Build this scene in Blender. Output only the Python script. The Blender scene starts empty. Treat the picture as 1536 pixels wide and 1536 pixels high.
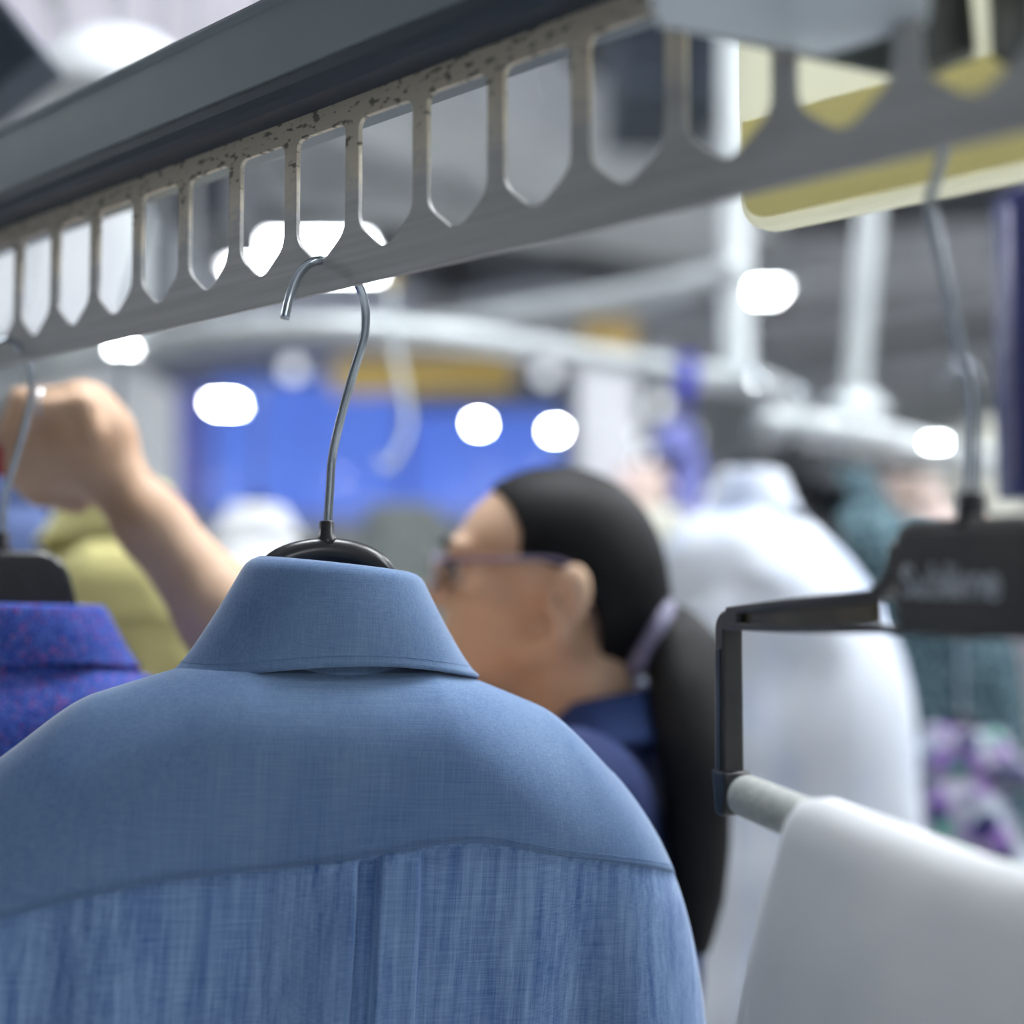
import bpy, bmesh, math, random
import numpy as np
from mathutils import Vector, Matrix, noise as mnoise

# ------------------------------------------------------------------ camera, world, exposure
F_PX, RES, PITCH, CAM_H = 2100.0, 1536.0, 0.0508, 1.5
scene = bpy.context.scene
C = scene.collection
cam_data = bpy.data.cameras.new('camera')
cam_data.sensor_width = 36.0
cam_data.lens = 36.0 * F_PX / RES
cam_data.clip_start = 0.02
cam_data.clip_end = 200
cam = bpy.data.objects.new('camera', cam_data)
C.objects.link(cam)
cam.location = (0, 0, CAM_H)
cam.rotation_euler = (math.pi / 2 + PITCH, 0, 0)
cam_data.dof.use_dof = True
cam_data.dof.focus_distance = 0.86
cam_data.dof.aperture_fstop = 1.9
scene.camera = cam
world = bpy.data.worlds.new('world')
scene.world = world
world.use_nodes = True
world.node_tree.nodes['Background'].inputs[0].default_value = (0.75, 0.82, 0.92, 1)
world.node_tree.nodes['Background'].inputs[1].default_value = 0.35
scene.view_settings.view_transform = 'Standard'
scene.view_settings.look = 'None'
scene.view_settings.gamma = 1.0
scene.view_settings.use_curve_mapping = False
scene.view_settings.exposure = 0.24
scene.cycles.use_denoising = True
scene.cycles.max_bounces = 7
scene.cycles.caustics_reflective = False
scene.cycles.caustics_refractive = False
random.seed(7)
LAMP_Z = 2.35            # lamps hang this far above the camera height
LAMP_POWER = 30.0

def ray(x, y):
    u, v = (x - 768) / F_PX, (768 - y) / F_PX
    c, s = math.cos(PITCH), math.sin(PITCH)
    return Vector((u, c - s * v, s + c * v))
def P(x, y, Y):                       # a pixel's direction taken to forward distance Y
    d = ray(x, y)
    return d * (Y / d.y) + Vector((0, 0, CAM_H))
def PZ(x, y, z):                      # a pixel's direction taken to height z above the camera
    d = ray(x, y)
    return d * (z / d.z) + Vector((0, 0, CAM_H))

# ------------------------------------------------------------------ materials
def mat(name, col, rough=0.6, metal=0.0, col2=None, nscale=(8, 8, 8), detail=3, lo=0.4, hi=0.6,
        bump=0.0, bscale=None, emit=0.0, trans=0.0, alpha=1.0, sheen=0.0, coat=0.0, spec=0.5, ior=1.45):
    m = bpy.data.materials.new(name)
    m.use_nodes = True
    nt = m.node_tree
    b = nt.nodes['Principled BSDF']
    b.inputs['Base Color'].default_value = (*col, 1)
    b.inputs['Roughness'].default_value = rough
    b.inputs['Metallic'].default_value = metal
    b.inputs['IOR'].default_value = ior
    b.inputs['Specular IOR Level'].default_value = spec
    b.inputs['Transmission Weight'].default_value = trans
    b.inputs['Alpha'].default_value = alpha
    b.inputs['Sheen Weight'].default_value = sheen
    b.inputs['Coat Weight'].default_value = coat
    if emit:
        b.inputs['Emission Color'].default_value = (*col, 1)
        b.inputs['Emission Strength'].default_value = emit
    tc = nt.nodes.new('ShaderNodeTexCoord')
    def nz(scale, det=detail):
        mp = nt.nodes.new('ShaderNodeMapping')
        mp.inputs['Scale'].default_value = scale
        nt.links.new(tc.outputs['Object'], mp.inputs[0])
        n = nt.nodes.new('ShaderNodeTexNoise')
        n.inputs['Scale'].default_value = 1.0
        n.inputs['Detail'].default_value = det
        nt.links.new(mp.outputs[0], n.inputs['Vector'])
        return n.outputs['Fac']
    if col2 is None:
        col2 = tuple(min(1, c * 0.9) for c in col)
    r = nt.nodes.new('ShaderNodeValToRGB')
    r.color_ramp.elements[0].position = lo
    r.color_ramp.elements[1].position = hi
    r.color_ramp.elements[0].color = (*col, 1)
    r.color_ramp.elements[1].color = (*col2, 1)
    nt.links.new(nz(nscale), r.inputs[0])
    nt.links.new(r.outputs[0], b.inputs['Base Color'])
    if bump:
        bp = nt.nodes.new('ShaderNodeBump')
        bp.inputs['Strength'].default_value = bump
        bp.inputs['Distance'].default_value = 0.002
        nt.links.new(nz(bscale or tuple(4 * s for s in nscale)), bp.inputs['Height'])
        nt.links.new(bp.outputs[0], b.inputs['Normal'])
    return m

def chambray_mat(name, c_dark, c_light, streak=0.45):
    m = bpy.data.materials.new(name); m.use_nodes = True
    nt = m.node_tree; b = nt.nodes['Principled BSDF']
    b.inputs['Roughness'].default_value = 0.85
    b.inputs['Specular IOR Level'].default_value = 0.15
    b.inputs['Sheen Weight'].default_value = 0.35
    b.inputs['Sheen Roughness'].default_value = 0.4
    tc = nt.nodes.new('ShaderNodeTexCoord')
    outs = []
    for sc, det in (((1100, 900, 22), 2), ((26, 900, 1300), 2), ((170, 170, 9), 3), ((9, 9, 7), 3)):
        mp = nt.nodes.new('ShaderNodeMapping'); mp.inputs['Scale'].default_value = sc
        nt.links.new(tc.outputs['Object'], mp.inputs[0])
        n = nt.nodes.new('ShaderNodeTexNoise'); n.inputs['Scale'].default_value = 1; n.inputs['Detail'].default_value = det
        nt.links.new(mp.outputs[0], n.inputs['Vector']); outs.append(n.outputs['Fac'])
    def math_(op, a, bv):
        q = nt.nodes.new('ShaderNodeMath'); q.operation = op
        for i, v in enumerate((a, bv)):
            if isinstance(v, (int, float)): q.inputs[i].default_value = v
            else: nt.links.new(v, q.inputs[i])
        return q.outputs[0]
    weave = math_('MULTIPLY', math_('ADD', outs[0], outs[1]), 0.5)
    s = math_('ADD', math_('MULTIPLY', weave, 0.5), math_('ADD', math_('MULTIPLY', outs[2], streak), math_('MULTIPLY', outs[3], 0.55 - streak)))
    r = nt.nodes.new('ShaderNodeValToRGB')
    r.color_ramp.elements[0].position = 0.36; r.color_ramp.elements[0].color = (*c_dark, 1)
    r.color_ramp.elements[1].position = 0.68; r.color_ramp.elements[1].color = (*c_light, 1)
    nt.links.new(s, r.inputs[0]); nt.links.new(r.outputs[0], b.inputs['Base Color'])
    bp = nt.nodes.new('ShaderNodeBump'); bp.inputs['Strength'].default_value = 0.25; bp.inputs['Distance'].default_value = 0.0006
    nt.links.new(weave, bp.inputs['Height']); nt.links.new(bp.outputs[0], b.inputs['Normal'])
    return m

def speckle_mat(name, base, spots, scale=300, rough=0.85):
    """cloth with small woven specks: spots = [(colour, threshold)] each on its own voronoi"""
    m = bpy.data.materials.new(name); m.use_nodes = True
    nt = m.node_tree; b = nt.nodes['Principled BSDF']
    b.inputs['Roughness'].default_value = rough; b.inputs['Specular IOR Level'].default_value = 0.15
    tc = nt.nodes.new('ShaderNodeTexCoord')
    prev = None
    for i, (c, th, k) in enumerate(spots):
        mp = nt.nodes.new('ShaderNodeMapping'); mp.inputs['Location'].default_value = (i * 3.1, i * 1.7, i)
        nt.links.new(tc.outputs['Object'], mp.inputs[0])
        v = nt.nodes.new('ShaderNodeTexVoronoi'); v.inputs['Scale'].default_value = scale * k
        nt.links.new(mp.outputs[0], v.inputs['Vector'])
        r = nt.nodes.new('ShaderNodeValToRGB'); r.color_ramp.elements[0].position = th; r.color_ramp.elements[1].position = th + 0.06
        r.color_ramp.elements[0].color = (1, 1, 1, 1); r.color_ramp.elements[1].color = (0, 0, 0, 1)
        nt.links.new(v.outputs['Distance'], r.inputs[0])
        mx = nt.nodes.new('ShaderNodeMix'); mx.data_type = 'RGBA'
        nt.links.new(r.outputs[0], mx.inputs['Factor'])
        if prev is None: mx.inputs['A'].default_value = (*base, 1)
        else: nt.links.new(prev, mx.inputs['A'])
        mx.inputs['B'].default_value = (*c, 1)
        prev = mx.outputs['Result']
    nt.links.new(prev, b.inputs['Base Color'])
    return m

def steel_plate_mat():
    m = mat('brushed_steel', (0.40, 0.40, 0.405), 0.5, 0.3, (0.47, 0.47, 0.475), (6, 300, 300), lo=0.35, hi=0.65)
    nt = m.node_tree; b = nt.nodes['Principled BSDF']
    src = b.inputs['Base Color'].links[0].from_socket
    tc = nt.nodes.new('ShaderNodeTexCoord')
    sep = nt.nodes.new('ShaderNodeSeparateXYZ'); nt.links.new(tc.outputs['Object'], sep.inputs[0])
    # worn, scuffed coating around and above the slots, where hooks rub
    mp = nt.nodes.new('ShaderNodeMapping'); mp.inputs['Scale'].default_value = (85, 110, 85); nt.links.new(tc.outputs['Object'], mp.inputs[0])
    n = nt.nodes.new('ShaderNodeTexNoise'); n.inputs['Scale'].default_value = 1; n.inputs['Detail'].default_value = 5; n.inputs['Roughness'].default_value = 0.7
    nt.links.new(mp.outputs[0], n.inputs['Vector'])
    mr = nt.nodes.new('ShaderNodeMapRange'); mr.inputs['From Min'].default_value = 0.030; mr.inputs['From Max'].default_value = 0.085
    nt.links.new(sep.outputs['Y'], mr.inputs['Value'])
    ad = nt.nodes.new('ShaderNodeMath'); ad.operation = 'MULTIPLY'
    nt.links.new(n.outputs['Fac'], ad.inputs[0]); nt.links.new(mr.outputs[0], ad.inputs[1])
    rp = nt.nodes.new('ShaderNodeValToRGB')
    e = rp.color_ramp.elements; e[0].position = 0.20; e[0].color = (0, 0, 0, 1); e[1].position = 0.40; e[1].color = (0.85, 0.85, 0.85, 1)
    nt.links.new(ad.outputs[0], rp.inputs[0])
    mx = nt.nodes.new('ShaderNodeMix'); mx.data_type = 'RGBA'
    nt.links.new(rp.outputs[0], mx.inputs['Factor']); nt.links.new(src, mx.inputs['A']); mx.inputs['B'].default_value = (0.66, 0.59, 0.48, 1)
    n2 = nt.nodes.new('ShaderNodeTexNoise'); n2.inputs['Scale'].default_value = 1; n2.inputs['Detail'].default_value = 4
    mp2 = nt.nodes.new('ShaderNodeMapping'); mp2.inputs['Scale'].default_value = (110, 230, 110); mp2.inputs['Rotation'].default_value = (0, 0, 0.3)
    nt.links.new(tc.outputs['Object'], mp2.inputs[0]); nt.links.new(mp2.outputs[0], n2.inputs['Vector'])
    m2 = nt.nodes.new('ShaderNodeMath'); m2.operation = 'MULTIPLY'; nt.links.new(n2.outputs['Fac'], m2.inputs[0]); nt.links.new(mr.outputs[0], m2.inputs[1])
    r2 = nt.nodes.new('ShaderNodeValToRGB'); e = r2.color_ramp.elements; e[0].position = 0.56; e[0].color = (0, 0, 0, 1); e[1].position = 0.62; e[1].color = (0.8, 0.8, 0.8, 1)
    nt.links.new(m2.outputs[0], r2.inputs[0])
    mx2 = nt.nodes.new('ShaderNodeMix'); mx2.data_type = 'RGBA'
    nt.links.new(r2.outputs[0], mx2.inputs['Factor']); nt.links.new(mx.outputs['Result'], mx2.inputs['A']); mx2.inputs['B'].default_value = (0.10, 0.085, 0.07, 1)
    nt.links.new(mx2.outputs['Result'], b.inputs['Base Color'])
    return m

M = {}
M['steel'] = steel_plate_mat()
M['channel'] = mat('painted_channel', (0.20, 0.235, 0.26), 0.4, 0.1, (0.175, 0.21, 0.235), (2, 9, 9), bump=0.05, bscale=(300, 300, 300))
M['wire'] = mat('zinc_wire', (0.52, 0.57, 0.63), 0.22, 1.0, (0.45, 0.5, 0.57), (40, 40, 40))
M['black_plastic'] = mat('black_plastic', (0.012, 0.012, 0.016), 0.28, 0, (0.02, 0.02, 0.025), (30, 30, 30))
M['grey_plastic'] = mat('charcoal_plastic', (0.045, 0.045, 0.048), 0.36, 0, (0.058, 0.056, 0.056), (25, 25, 25))
M['web_reflection'] = mat('plastic_gold_reflection', (0.19, 0.15, 0.09), 0.35, 0.2, (0.14, 0.11, 0.07), (25, 25, 25))  # yellow panel's reflection painted into the web's base colour
M['print'] = mat('pale_print', (0.55, 0.58, 0.64), 0.6, 0, (0.3, 0.32, 0.36), (80, 80, 80))
M['blue_cloth'] = chambray_mat('blue_chambray', (0.050, 0.115, 0.29), (0.24, 0.36, 0.58))
M['blue_yoke'] = chambray_mat('blue_chambray_doubled', (0.068, 0.130, 0.275), (0.175, 0.265, 0.42), 0.12)
M['seam'] = mat('seam_thread', (0.09, 0.16, 0.30), 0.8, 0, (0.12, 0.20, 0.36), (300, 300, 300))
M['print_cloth'] = speckle_mat('blue_speckled_cloth', (0.03, 0.065, 0.33), [((0.13, 0.21, 0.58), 0.36, 1.0), ((0.01, 0.012, 0.10), 0.34, 0.9), ((0.60, 0.06, 0.09), 0.17, 0.55)], 470)
M['white_cloth'] = mat('white_cotton', (0.80, 0.81, 0.82), 0.85, 0, (0.76, 0.77, 0.79), (14, 14, 14), bump=0.08, bscale=(900, 900, 900), spec=0.2)
M['foam'] = mat('grey_foam', (0.50, 0.52, 0.50), 0.95, 0, (0.42, 0.44, 0.42), (160, 160, 160), bump=0.5, bscale=(500, 500, 500), spec=0.1)
M['acrylic'] = mat('clear_acrylic', (0.92, 0.91, 0.74), 0.3, 0, (0.90, 0.89, 0.70), (3, 3, 3), trans=0.5, alpha=1.0)
M['yellow_sheet'] = mat('yellow_sheet', (0.72, 0.66, 0.28), 0.4, 0, (0.68, 0.62, 0.25), (3, 3, 3), trans=0.25)
def translucent_mat(name, col, w):
    m = mat(name, col, 0.35, 0, tuple(c * 0.96 for c in col), (3, 3, 3))
    nt = m.node_tree; b = nt.nodes['Principled BSDF']; out = nt.nodes['Material Output']
    tr = nt.nodes.new('ShaderNodeBsdfTranslucent'); tr.inputs['Color'].default_value = (*col, 1)
    mx = nt.nodes.new('ShaderNodeMixShader'); mx.inputs[0].default_value = w
    nt.links.new(b.outputs[0], mx.inputs[1]); nt.links.new(tr.outputs[0], mx.inputs[2]); nt.links.new(mx.outputs[0], out.inputs[0])
    return m
M['acrylic'] = translucent_mat('milky_acrylic', (0.92, 0.91, 0.79), 0.6)
M['yellow_sheet'] = translucent_mat('yellow_film', (0.90, 0.85, 0.58), 0.62)
M['pale_plate'] = mat('pale_grey_enamel', (0.74, 0.80, 0.84), 0.35, 0.0, (0.58, 0.64, 0.69), (6, 6, 6))
M['dark_metal'] = mat('dark_oily_metal', (0.05, 0.055, 0.055), 0.45, 0.6, (0.09, 0.095, 0.085), (20, 20, 20))
M['skin'] = mat('skin', (0.66, 0.44, 0.30), 0.5, 0, (0.58, 0.36, 0.23), (14, 14, 14), bump=0.1, bscale=(300, 300, 300), spec=0.4)
M['hair'] = mat('black_hair', (0.004, 0.004, 0.005), 0.55, 0, (0.008, 0.008, 0.008), (260, 260, 20), bump=0.4, bscale=(400, 400, 30), spec=0.2)
M['navy'] = mat('navy_knit', (0.008, 0.018, 0.085), 0.85, 0, (0.012, 0.028, 0.115), (20, 20, 20), bump=0.15, bscale=(600, 600, 600))
M['navy_rib'] = mat('navy_rib', (0.018, 0.042, 0.15), 0.8, 0, (0.024, 0.052, 0.18), (20, 20, 20), bump=0.15, bscale=(200, 200, 600))
M['black_trouser'] = mat('black_trouser_cloth', (0.02, 0.02, 0.025), 0.85, 0, None, (20, 20, 20))
M['lavender'] = mat('lavender_satin', (0.26, 0.25, 0.35), 0.6, 0, (0.20, 0.19, 0.29), (60, 60, 60))
M['eye_white'] = mat('eye_white', (0.75, 0.73, 0.7), 0.2)
M['iris'] = mat('dark_iris', (0.02, 0.012, 0.008), 0.15)
M['lip'] = mat('lip', (0.42, 0.16, 0.14), 0.4)
M['glasses'] = mat('violet_acetate', (0.16, 0.13, 0.22), 0.25, 0, None, (40, 40, 40))
M['lens'] = mat('spectacle_lens', (0.95, 0.96, 1.0), 0.02, 0, None, (1, 1, 1), trans=1.0, ior=1.05)
M['silver'] = mat('silver', (0.7, 0.72, 0.75), 0.2, 1.0)
M['red'] = mat('red_plastic', (0.45, 0.03, 0.06), 0.5)
M['yellow_cloth'] = mat('yellow_cloth', (0.78, 0.72, 0.30), 0.85, 0, (0.72, 0.66, 0.28), (6, 6, 2), sheen=0.2)
M['bluegrey_cloth'] = mat('slate_blue_cloth', (0.07, 0.10, 0.24), 0.85, 0, (0.09, 0.13, 0.29), (8, 8, 3))
M['palewhite'] = mat('pale_blue_white_cotton', (0.70, 0.74, 0.82), 0.85, 0, (0.50, 0.58, 0.78), (9, 9, 5), lo=0.46, hi=0.70)
M['teal_print'] = speckle_mat('teal_print_cloth', (0.045, 0.085, 0.105), [((0.16, 0.24, 0.27), 0.42, 1.0), ((0.02, 0.04, 0.055), 0.35, 0.7)], 90)
M['mauve'] = mat('mauve_cloth', (0.42, 0.38, 0.42), 0.85, 0, (0.34, 0.31, 0.35), (6, 6, 2))
M['floral'] = speckle_mat('purple_floral_cloth', (0.34, 0.33, 0.40), [((0.24, 0.14, 0.38), 0.42, 1.0), ((0.40, 0.46, 0.52), 0.35, 0.8), ((0.03, 0.03, 0.10), 0.3, 0.9), ((0.10, 0.34, 0.24), 0.2, 0.7)], 22)
M['pink_cloth'] = mat('blush_cloth', (0.62, 0.50, 0.50), 0.85, 0, (0.70, 0.55, 0.48), (9, 9, 4))
M['black_cloth'] = mat('black_cloth', (0.014, 0.016, 0.02), 0.85)
M['violet_cloth'] = mat('periwinkle_cloth', (0.20, 0.22, 0.55), 0.85)
M['navy_bag'] = mat('navy_vinyl', (0.015, 0.02, 0.12), 0.45)
M['rail_white'] = mat('galvanised_tube', (0.60, 0.64, 0.65), 0.42, 0.25, (0.54, 0.58, 0.59), (5, 5, 5))
M['post_white'] = mat('white_enamel', (0.72, 0.76, 0.77), 0.45, 0, (0.66, 0.71, 0.72), (4, 4, 4))
M['floor'] = mat('pale_epoxy_floor', (0.52, 0.52, 0.51), 0.4, 0, (0.46, 0.47, 0.47), (1.5, 1.5, 1.5))
M['ceiling'] = mat('grey_ceiling_deck', (0.78, 0.79, 0.82), 0.9, 0, (0.68, 0.69, 0.72), (1, 1, 1))
M['wall'] = mat('pale_grey_wall', (0.55, 0.56, 0.56), 0.85, 0, (0.46, 0.48, 0.49), (0.6, 0.6, 0.9))
M['beam'] = mat('steel_beam_paint', (0.70, 0.70, 0.73), 0.6, 0.0, (0.60, 0.61, 0.64), (2, 2, 2))
M['dark_beam'] = mat('dark_beam_paint', (0.17, 0.18, 0.20), 0.7, 0.0, (0.22, 0.23, 0.25), (2, 2, 2))
M['duct'] = mat('galvanised_duct', (0.72, 0.74, 0.76), 0.45, 0.0, (0.64, 0.66, 0.68), (2, 2, 2))
M['white_duct'] = mat('white_duct_paint', (0.80, 0.80, 0.84), 0.5, 0, (0.74, 0.74, 0.79), (2, 2, 2))
M['slate_box'] = mat('slate_enamel', (0.045, 0.058, 0.078), 0.5, 0.2, (0.038, 0.05, 0.07), (4, 4, 4))
M['blue_panel'] = mat('blue_panel_added_glow', (0.14, 0.27, 0.95), 0.3, 0, (0.11, 0.22, 0.88), (0.8, 0.8, 0.8), coat=0.4, emit=0.42)  # glow added to lift the dim far panels' brightness
M['blue_dark'] = mat('deep_blue_added_glow', (0.18, 0.22, 0.70), 0.4, 0, (0.24, 0.24, 0.66), (1, 1, 1), emit=0.22)  # weaker added glow on the violet panel
M['yellow_paint'] = mat('yellow_machine_paint', (0.62, 0.44, 0.10), 0.5, 0, (0.55, 0.40, 0.14), (3, 3, 3))
M['machine_grey'] = mat('machine_grey', (0.16, 0.18, 0.18), 0.5, 0.1, (0.20, 0.22, 0.21), (4, 4, 4))
M['orange'] = mat('orange_plastic', (0.75, 0.36, 0.10), 0.4)
M['blue_clip'] = mat('blue_clip', (0.09, 0.10, 0.70), 0.4)
M['cream_panel'] = mat('cream_panel', (0.62, 0.62, 0.54), 0.7, 0, None, (3, 3, 3))
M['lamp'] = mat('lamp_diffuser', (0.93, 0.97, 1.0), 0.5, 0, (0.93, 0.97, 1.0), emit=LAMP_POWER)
M['glow'] = mat('translucent_lit_diffuser', (0.62, 0.64, 0.67), 0.5, 0, (0.56, 0.58, 0.62), emit=0.28)
M['duct_glow'] = mat('lavender_duct_added_glow', (0.82, 0.79, 0.90), 0.5, 0, (0.78, 0.75, 0.87), emit=0.35)  # emission added so the duct's dim underside looks bright
M['lamp_dim'] = mat('small_lamp_diffuser', (0.93, 0.97, 1.0), 0.5, 0, (0.93, 0.97, 1.0), emit=1.3)
M['side_fill'] = mat('side_fill_diffuser', (0.93, 0.97, 1.0), 0.5, 0, (0.93, 0.97, 1.0), emit=30.0)
M['lamp_far'] = mat('far_lamp_diffuser', (0.93, 0.97, 1.0), 0.5, 0, (0.93, 0.97, 1.0), emit=120.0)

# ------------------------------------------------------------------ helpers
def tag(o, label, cat, group=None):
    o['label'] = label; o['category'] = cat
    if group: o['group'] = group
    return o
def thing(name, label, cat, loc=(0, 0, 0), rotz=0.0, group=None):
    o = bpy.data.objects.new(name, None); C.objects.link(o)
    o.empty_display_size = 0.05
    o.location = loc; o.rotation_euler = (0, 0, rotz)
    return tag(o, label, cat, group)
def mesh_obj(name, verts, faces, material, parent=None, smooth=True, world=True, label=None):
    """verts in world space (world=True: shifted into an unrotated parent's frame) or parent-local"""
    me = bpy.data.meshes.new(name)
    vs = [tuple(v) for v in verts]
    if parent is not None and world:
        l = parent.location
        vs = [(v[0] - l[0], v[1] - l[1], v[2] - l[2]) for v in vs]
    me.from_pydata(vs, [], [tuple(int(i) for i in f) for f in faces])
    me.update()
    if smooth: me.polygons.foreach_set('use_smooth', [True] * len(me.polygons))
    me.materials.append(material)
    o = bpy.data.objects.new(name, me); C.objects.link(o)
    if parent is not None: o.parent = parent
    if label: o['label'] = label
    return o
def struct(name, verts, faces, material, label=None):
    o = mesh_obj(name, verts, faces, material, None, smooth=False)
    o['kind'] = 'structure'
    return o
def merge(*parts):
    V, Fc = [], []
    for v, f in parts:
        n = len(V); V += [tuple(q) for q in v]; Fc += [tuple(i + n for i in q) for q in f]
    return V, Fc
def box(x0, x1, y0, y1, z0, z1):
    v = [(x, y, z) for x in (x0, x1) for y in (y0, y1) for z in (z0, z1)]
    return v, [(0, 1, 3, 2), (4, 6, 7, 5), (0, 4, 5, 1), (2, 3, 7, 6), (0, 2, 6, 4), (1, 5, 7, 3)]
def bbox(x0, x1, y0, y1, z0, z1, b=0.004):
    """box with bevelled edges"""
    bm = bmesh.new()
    v, f = box(x0, x1, y0, y1, z0, z1)
    vs = [bm.verts.new(p) for p in v]
    for q in f: bm.faces.new([vs[i] for i in q])
    bmesh.ops.recalc_face_normals(bm, faces=bm.faces)
    bmesh.ops.bevel(bm, geom=list(bm.edges), offset=b, segments=2, affect='EDGES', profile=0.6)
    bm.verts.index_update()
    out = ([tuple(p.co) for p in bm.verts], [tuple(p.index for p in q.verts) for q in bm.faces])
    bm.free()
    return out
def xform(vf, mtx):
    v, f = vf
    return [tuple(mtx @ Vector(p)) for p in v], f
def catmull(pts, n=8):
    pts = [Vector(p) for p in pts]
    if len(pts) < 3: return pts
    out = []
    for i in range(len(pts) - 1):
        p0 = pts[max(i - 1, 0)]; p1 = pts[i]; p2 = pts[i + 1]; p3 = pts[min(i + 2, len(pts) - 1)]
        for k in range(n):
            t = k / n
            out.append(0.5 * ((2 * p1) + (p2 - p0) * t + (2 * p0 - 5 * p1 + 4 * p2 - p3) * t * t + (3 * p1 - p0 - 3 * p2 + p3) * t ** 3))
    out.append(pts[-1])
    return out
def tube(pts, r, seg=10, sub=6, flat=None, closed=False):
    """swept round tube along a smooth path; r number or list per control point; flat = (a, b) squash"""
    path = catmull(pts, sub) if sub > 1 else [Vector(p) for p in pts]
    n = len(path)
    if isinstance(r, (int, float)): rad = [r] * n
    else:
        k = np.linspace(0, len(r) - 1, n); rad = list(np.interp(k, range(len(r)), r))
    V, Fc = [], []
    up = None
    for i, p in enumerate(path):
        t = (path[min(i + 1, n - 1)] - path[max(i - 1, 0)])
        t = t.normalized() if t.length > 1e-9 else Vector((0, 0, 1))
        if up is None:
            up = Vector((0, 0, 1)) if abs(t.z) < 0.9 else Vector((0, -1, 0))
        up = (up - t * up.dot(t))
        up = up.normalized() if up.length > 1e-6 else t.orthogonal().normalized()
        s = t.cross(up)
        a, b = flat or (1, 1)
        for k in range(seg):
            an = 2 * math.pi * k / seg
            V.append(tuple(p + s * (math.cos(an) * rad[i] * a) + up * (math.sin(an) * rad[i] * b)))
    for i in range(n - 1):
        for k in range(seg):
            k2 = (k + 1) % seg
            Fc.append((i * seg + k, i * seg + k2, (i + 1) * seg + k2, (i + 1) * seg + k))
    Fc.append(tuple(range(seg))[::-1]); Fc.append(tuple((n - 1) * seg + k for k in range(seg)))
    return V, Fc
def lathe(profile, center, seg=28):
    """profile = [(r, z)] revolved about a vertical axis at center"""
    V, Fc = [], []
    c = Vector(center)
    for r, z in profile:
        for k in range(seg):
            a = 2 * math.pi * k / seg
            V.append((c.x + r * math.cos(a), c.y + r * math.sin(a), c.z + z))
    for i in range(len(profile) - 1):
        for k in range(seg):
            k2 = (k + 1) % seg
            Fc.append((i * seg + k, i * seg + k2, (i + 1) * seg + k2, (i + 1) * seg + k))
    Fc.append(tuple(range(seg))[::-1]); Fc.append(tuple((len(profile) - 1) * seg + k for k in range(seg)))
    return V, Fc
def outline_plate(outlines, thick, bevel=0.0):
    """outlines (first outer, then holes) in local (a, b) -> mesh in x=a, y=b, extruded along z"""
    cu = bpy.data.curves.new('tmp', 'CURVE'); cu.dimensions = '2D'; cu.fill_mode = 'BOTH'
    cu.extrude = max(thick / 2 - bevel, 0.0001); cu.bevel_depth = bevel; cu.bevel_resolution = 2; cu.offset = -bevel
    for ol in outlines:
        sp = cu.splines.new('POLY'); sp.points.add(len(ol) - 1); sp.use_cyclic_u = True
        for p, q in zip(sp.points, ol): p.co = (q[0], q[1], 0, 1)
    ob = bpy.data.objects.new('tmp', cu); C.objects.link(ob)
    bpy.context.view_layer.update()
    dg = bpy.context.evaluated_depsgraph_get()
    me = bpy.data.meshes.new_from_object(ob.evaluated_get(dg))
    out = ([tuple(v.co) for v in me.vertices], [tuple(p.vertices) for p in me.polygons])
    bpy.data.objects.remove(ob); bpy.data.curves.remove(cu); bpy.data.meshes.remove(me)
    return out
def round_poly(pts, radii, seg=5):
    out = []
    n = len(pts)
    for i in range(n):
        p = Vector((*pts[i], 0)); a = Vector((*pts[i - 1], 0)); b = Vector((*pts[(i + 1) % n], 0))
        r = radii[i] if not isinstance(radii, (int, float)) else radii
        if r <= 0: out.append((p.x, p.y)); continue
        r = min(r, 0.45 * (a - p).length, 0.45 * (b - p).length)
        da, db = (a - p).normalized(), (b - p).normalized()
        A, B = p + da * r, p + db * r
        for k in range(seg + 1):
            t = k / seg
            q = A * (1 - t) ** 2 + p * 2 * t * (1 - t) + B * t * t
            out.append((q.x, q.y))
    return out
def grid_faces(nr, nc, flip=False):
    f = []
    for i in range(nr - 1):
        for j in range(nc - 1):
            q = (i * nc + j, i * nc + j + 1, (i + 1) * nc + j + 1, (i + 1) * nc + j)
            f.append(q[::-1] if flip else q)
    return f
def solid(o, t, offset=-1):
    m = o.modifiers.new('thickness', 'SOLIDIFY'); m.thickness = t; m.offset = offset
    return o

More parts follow.
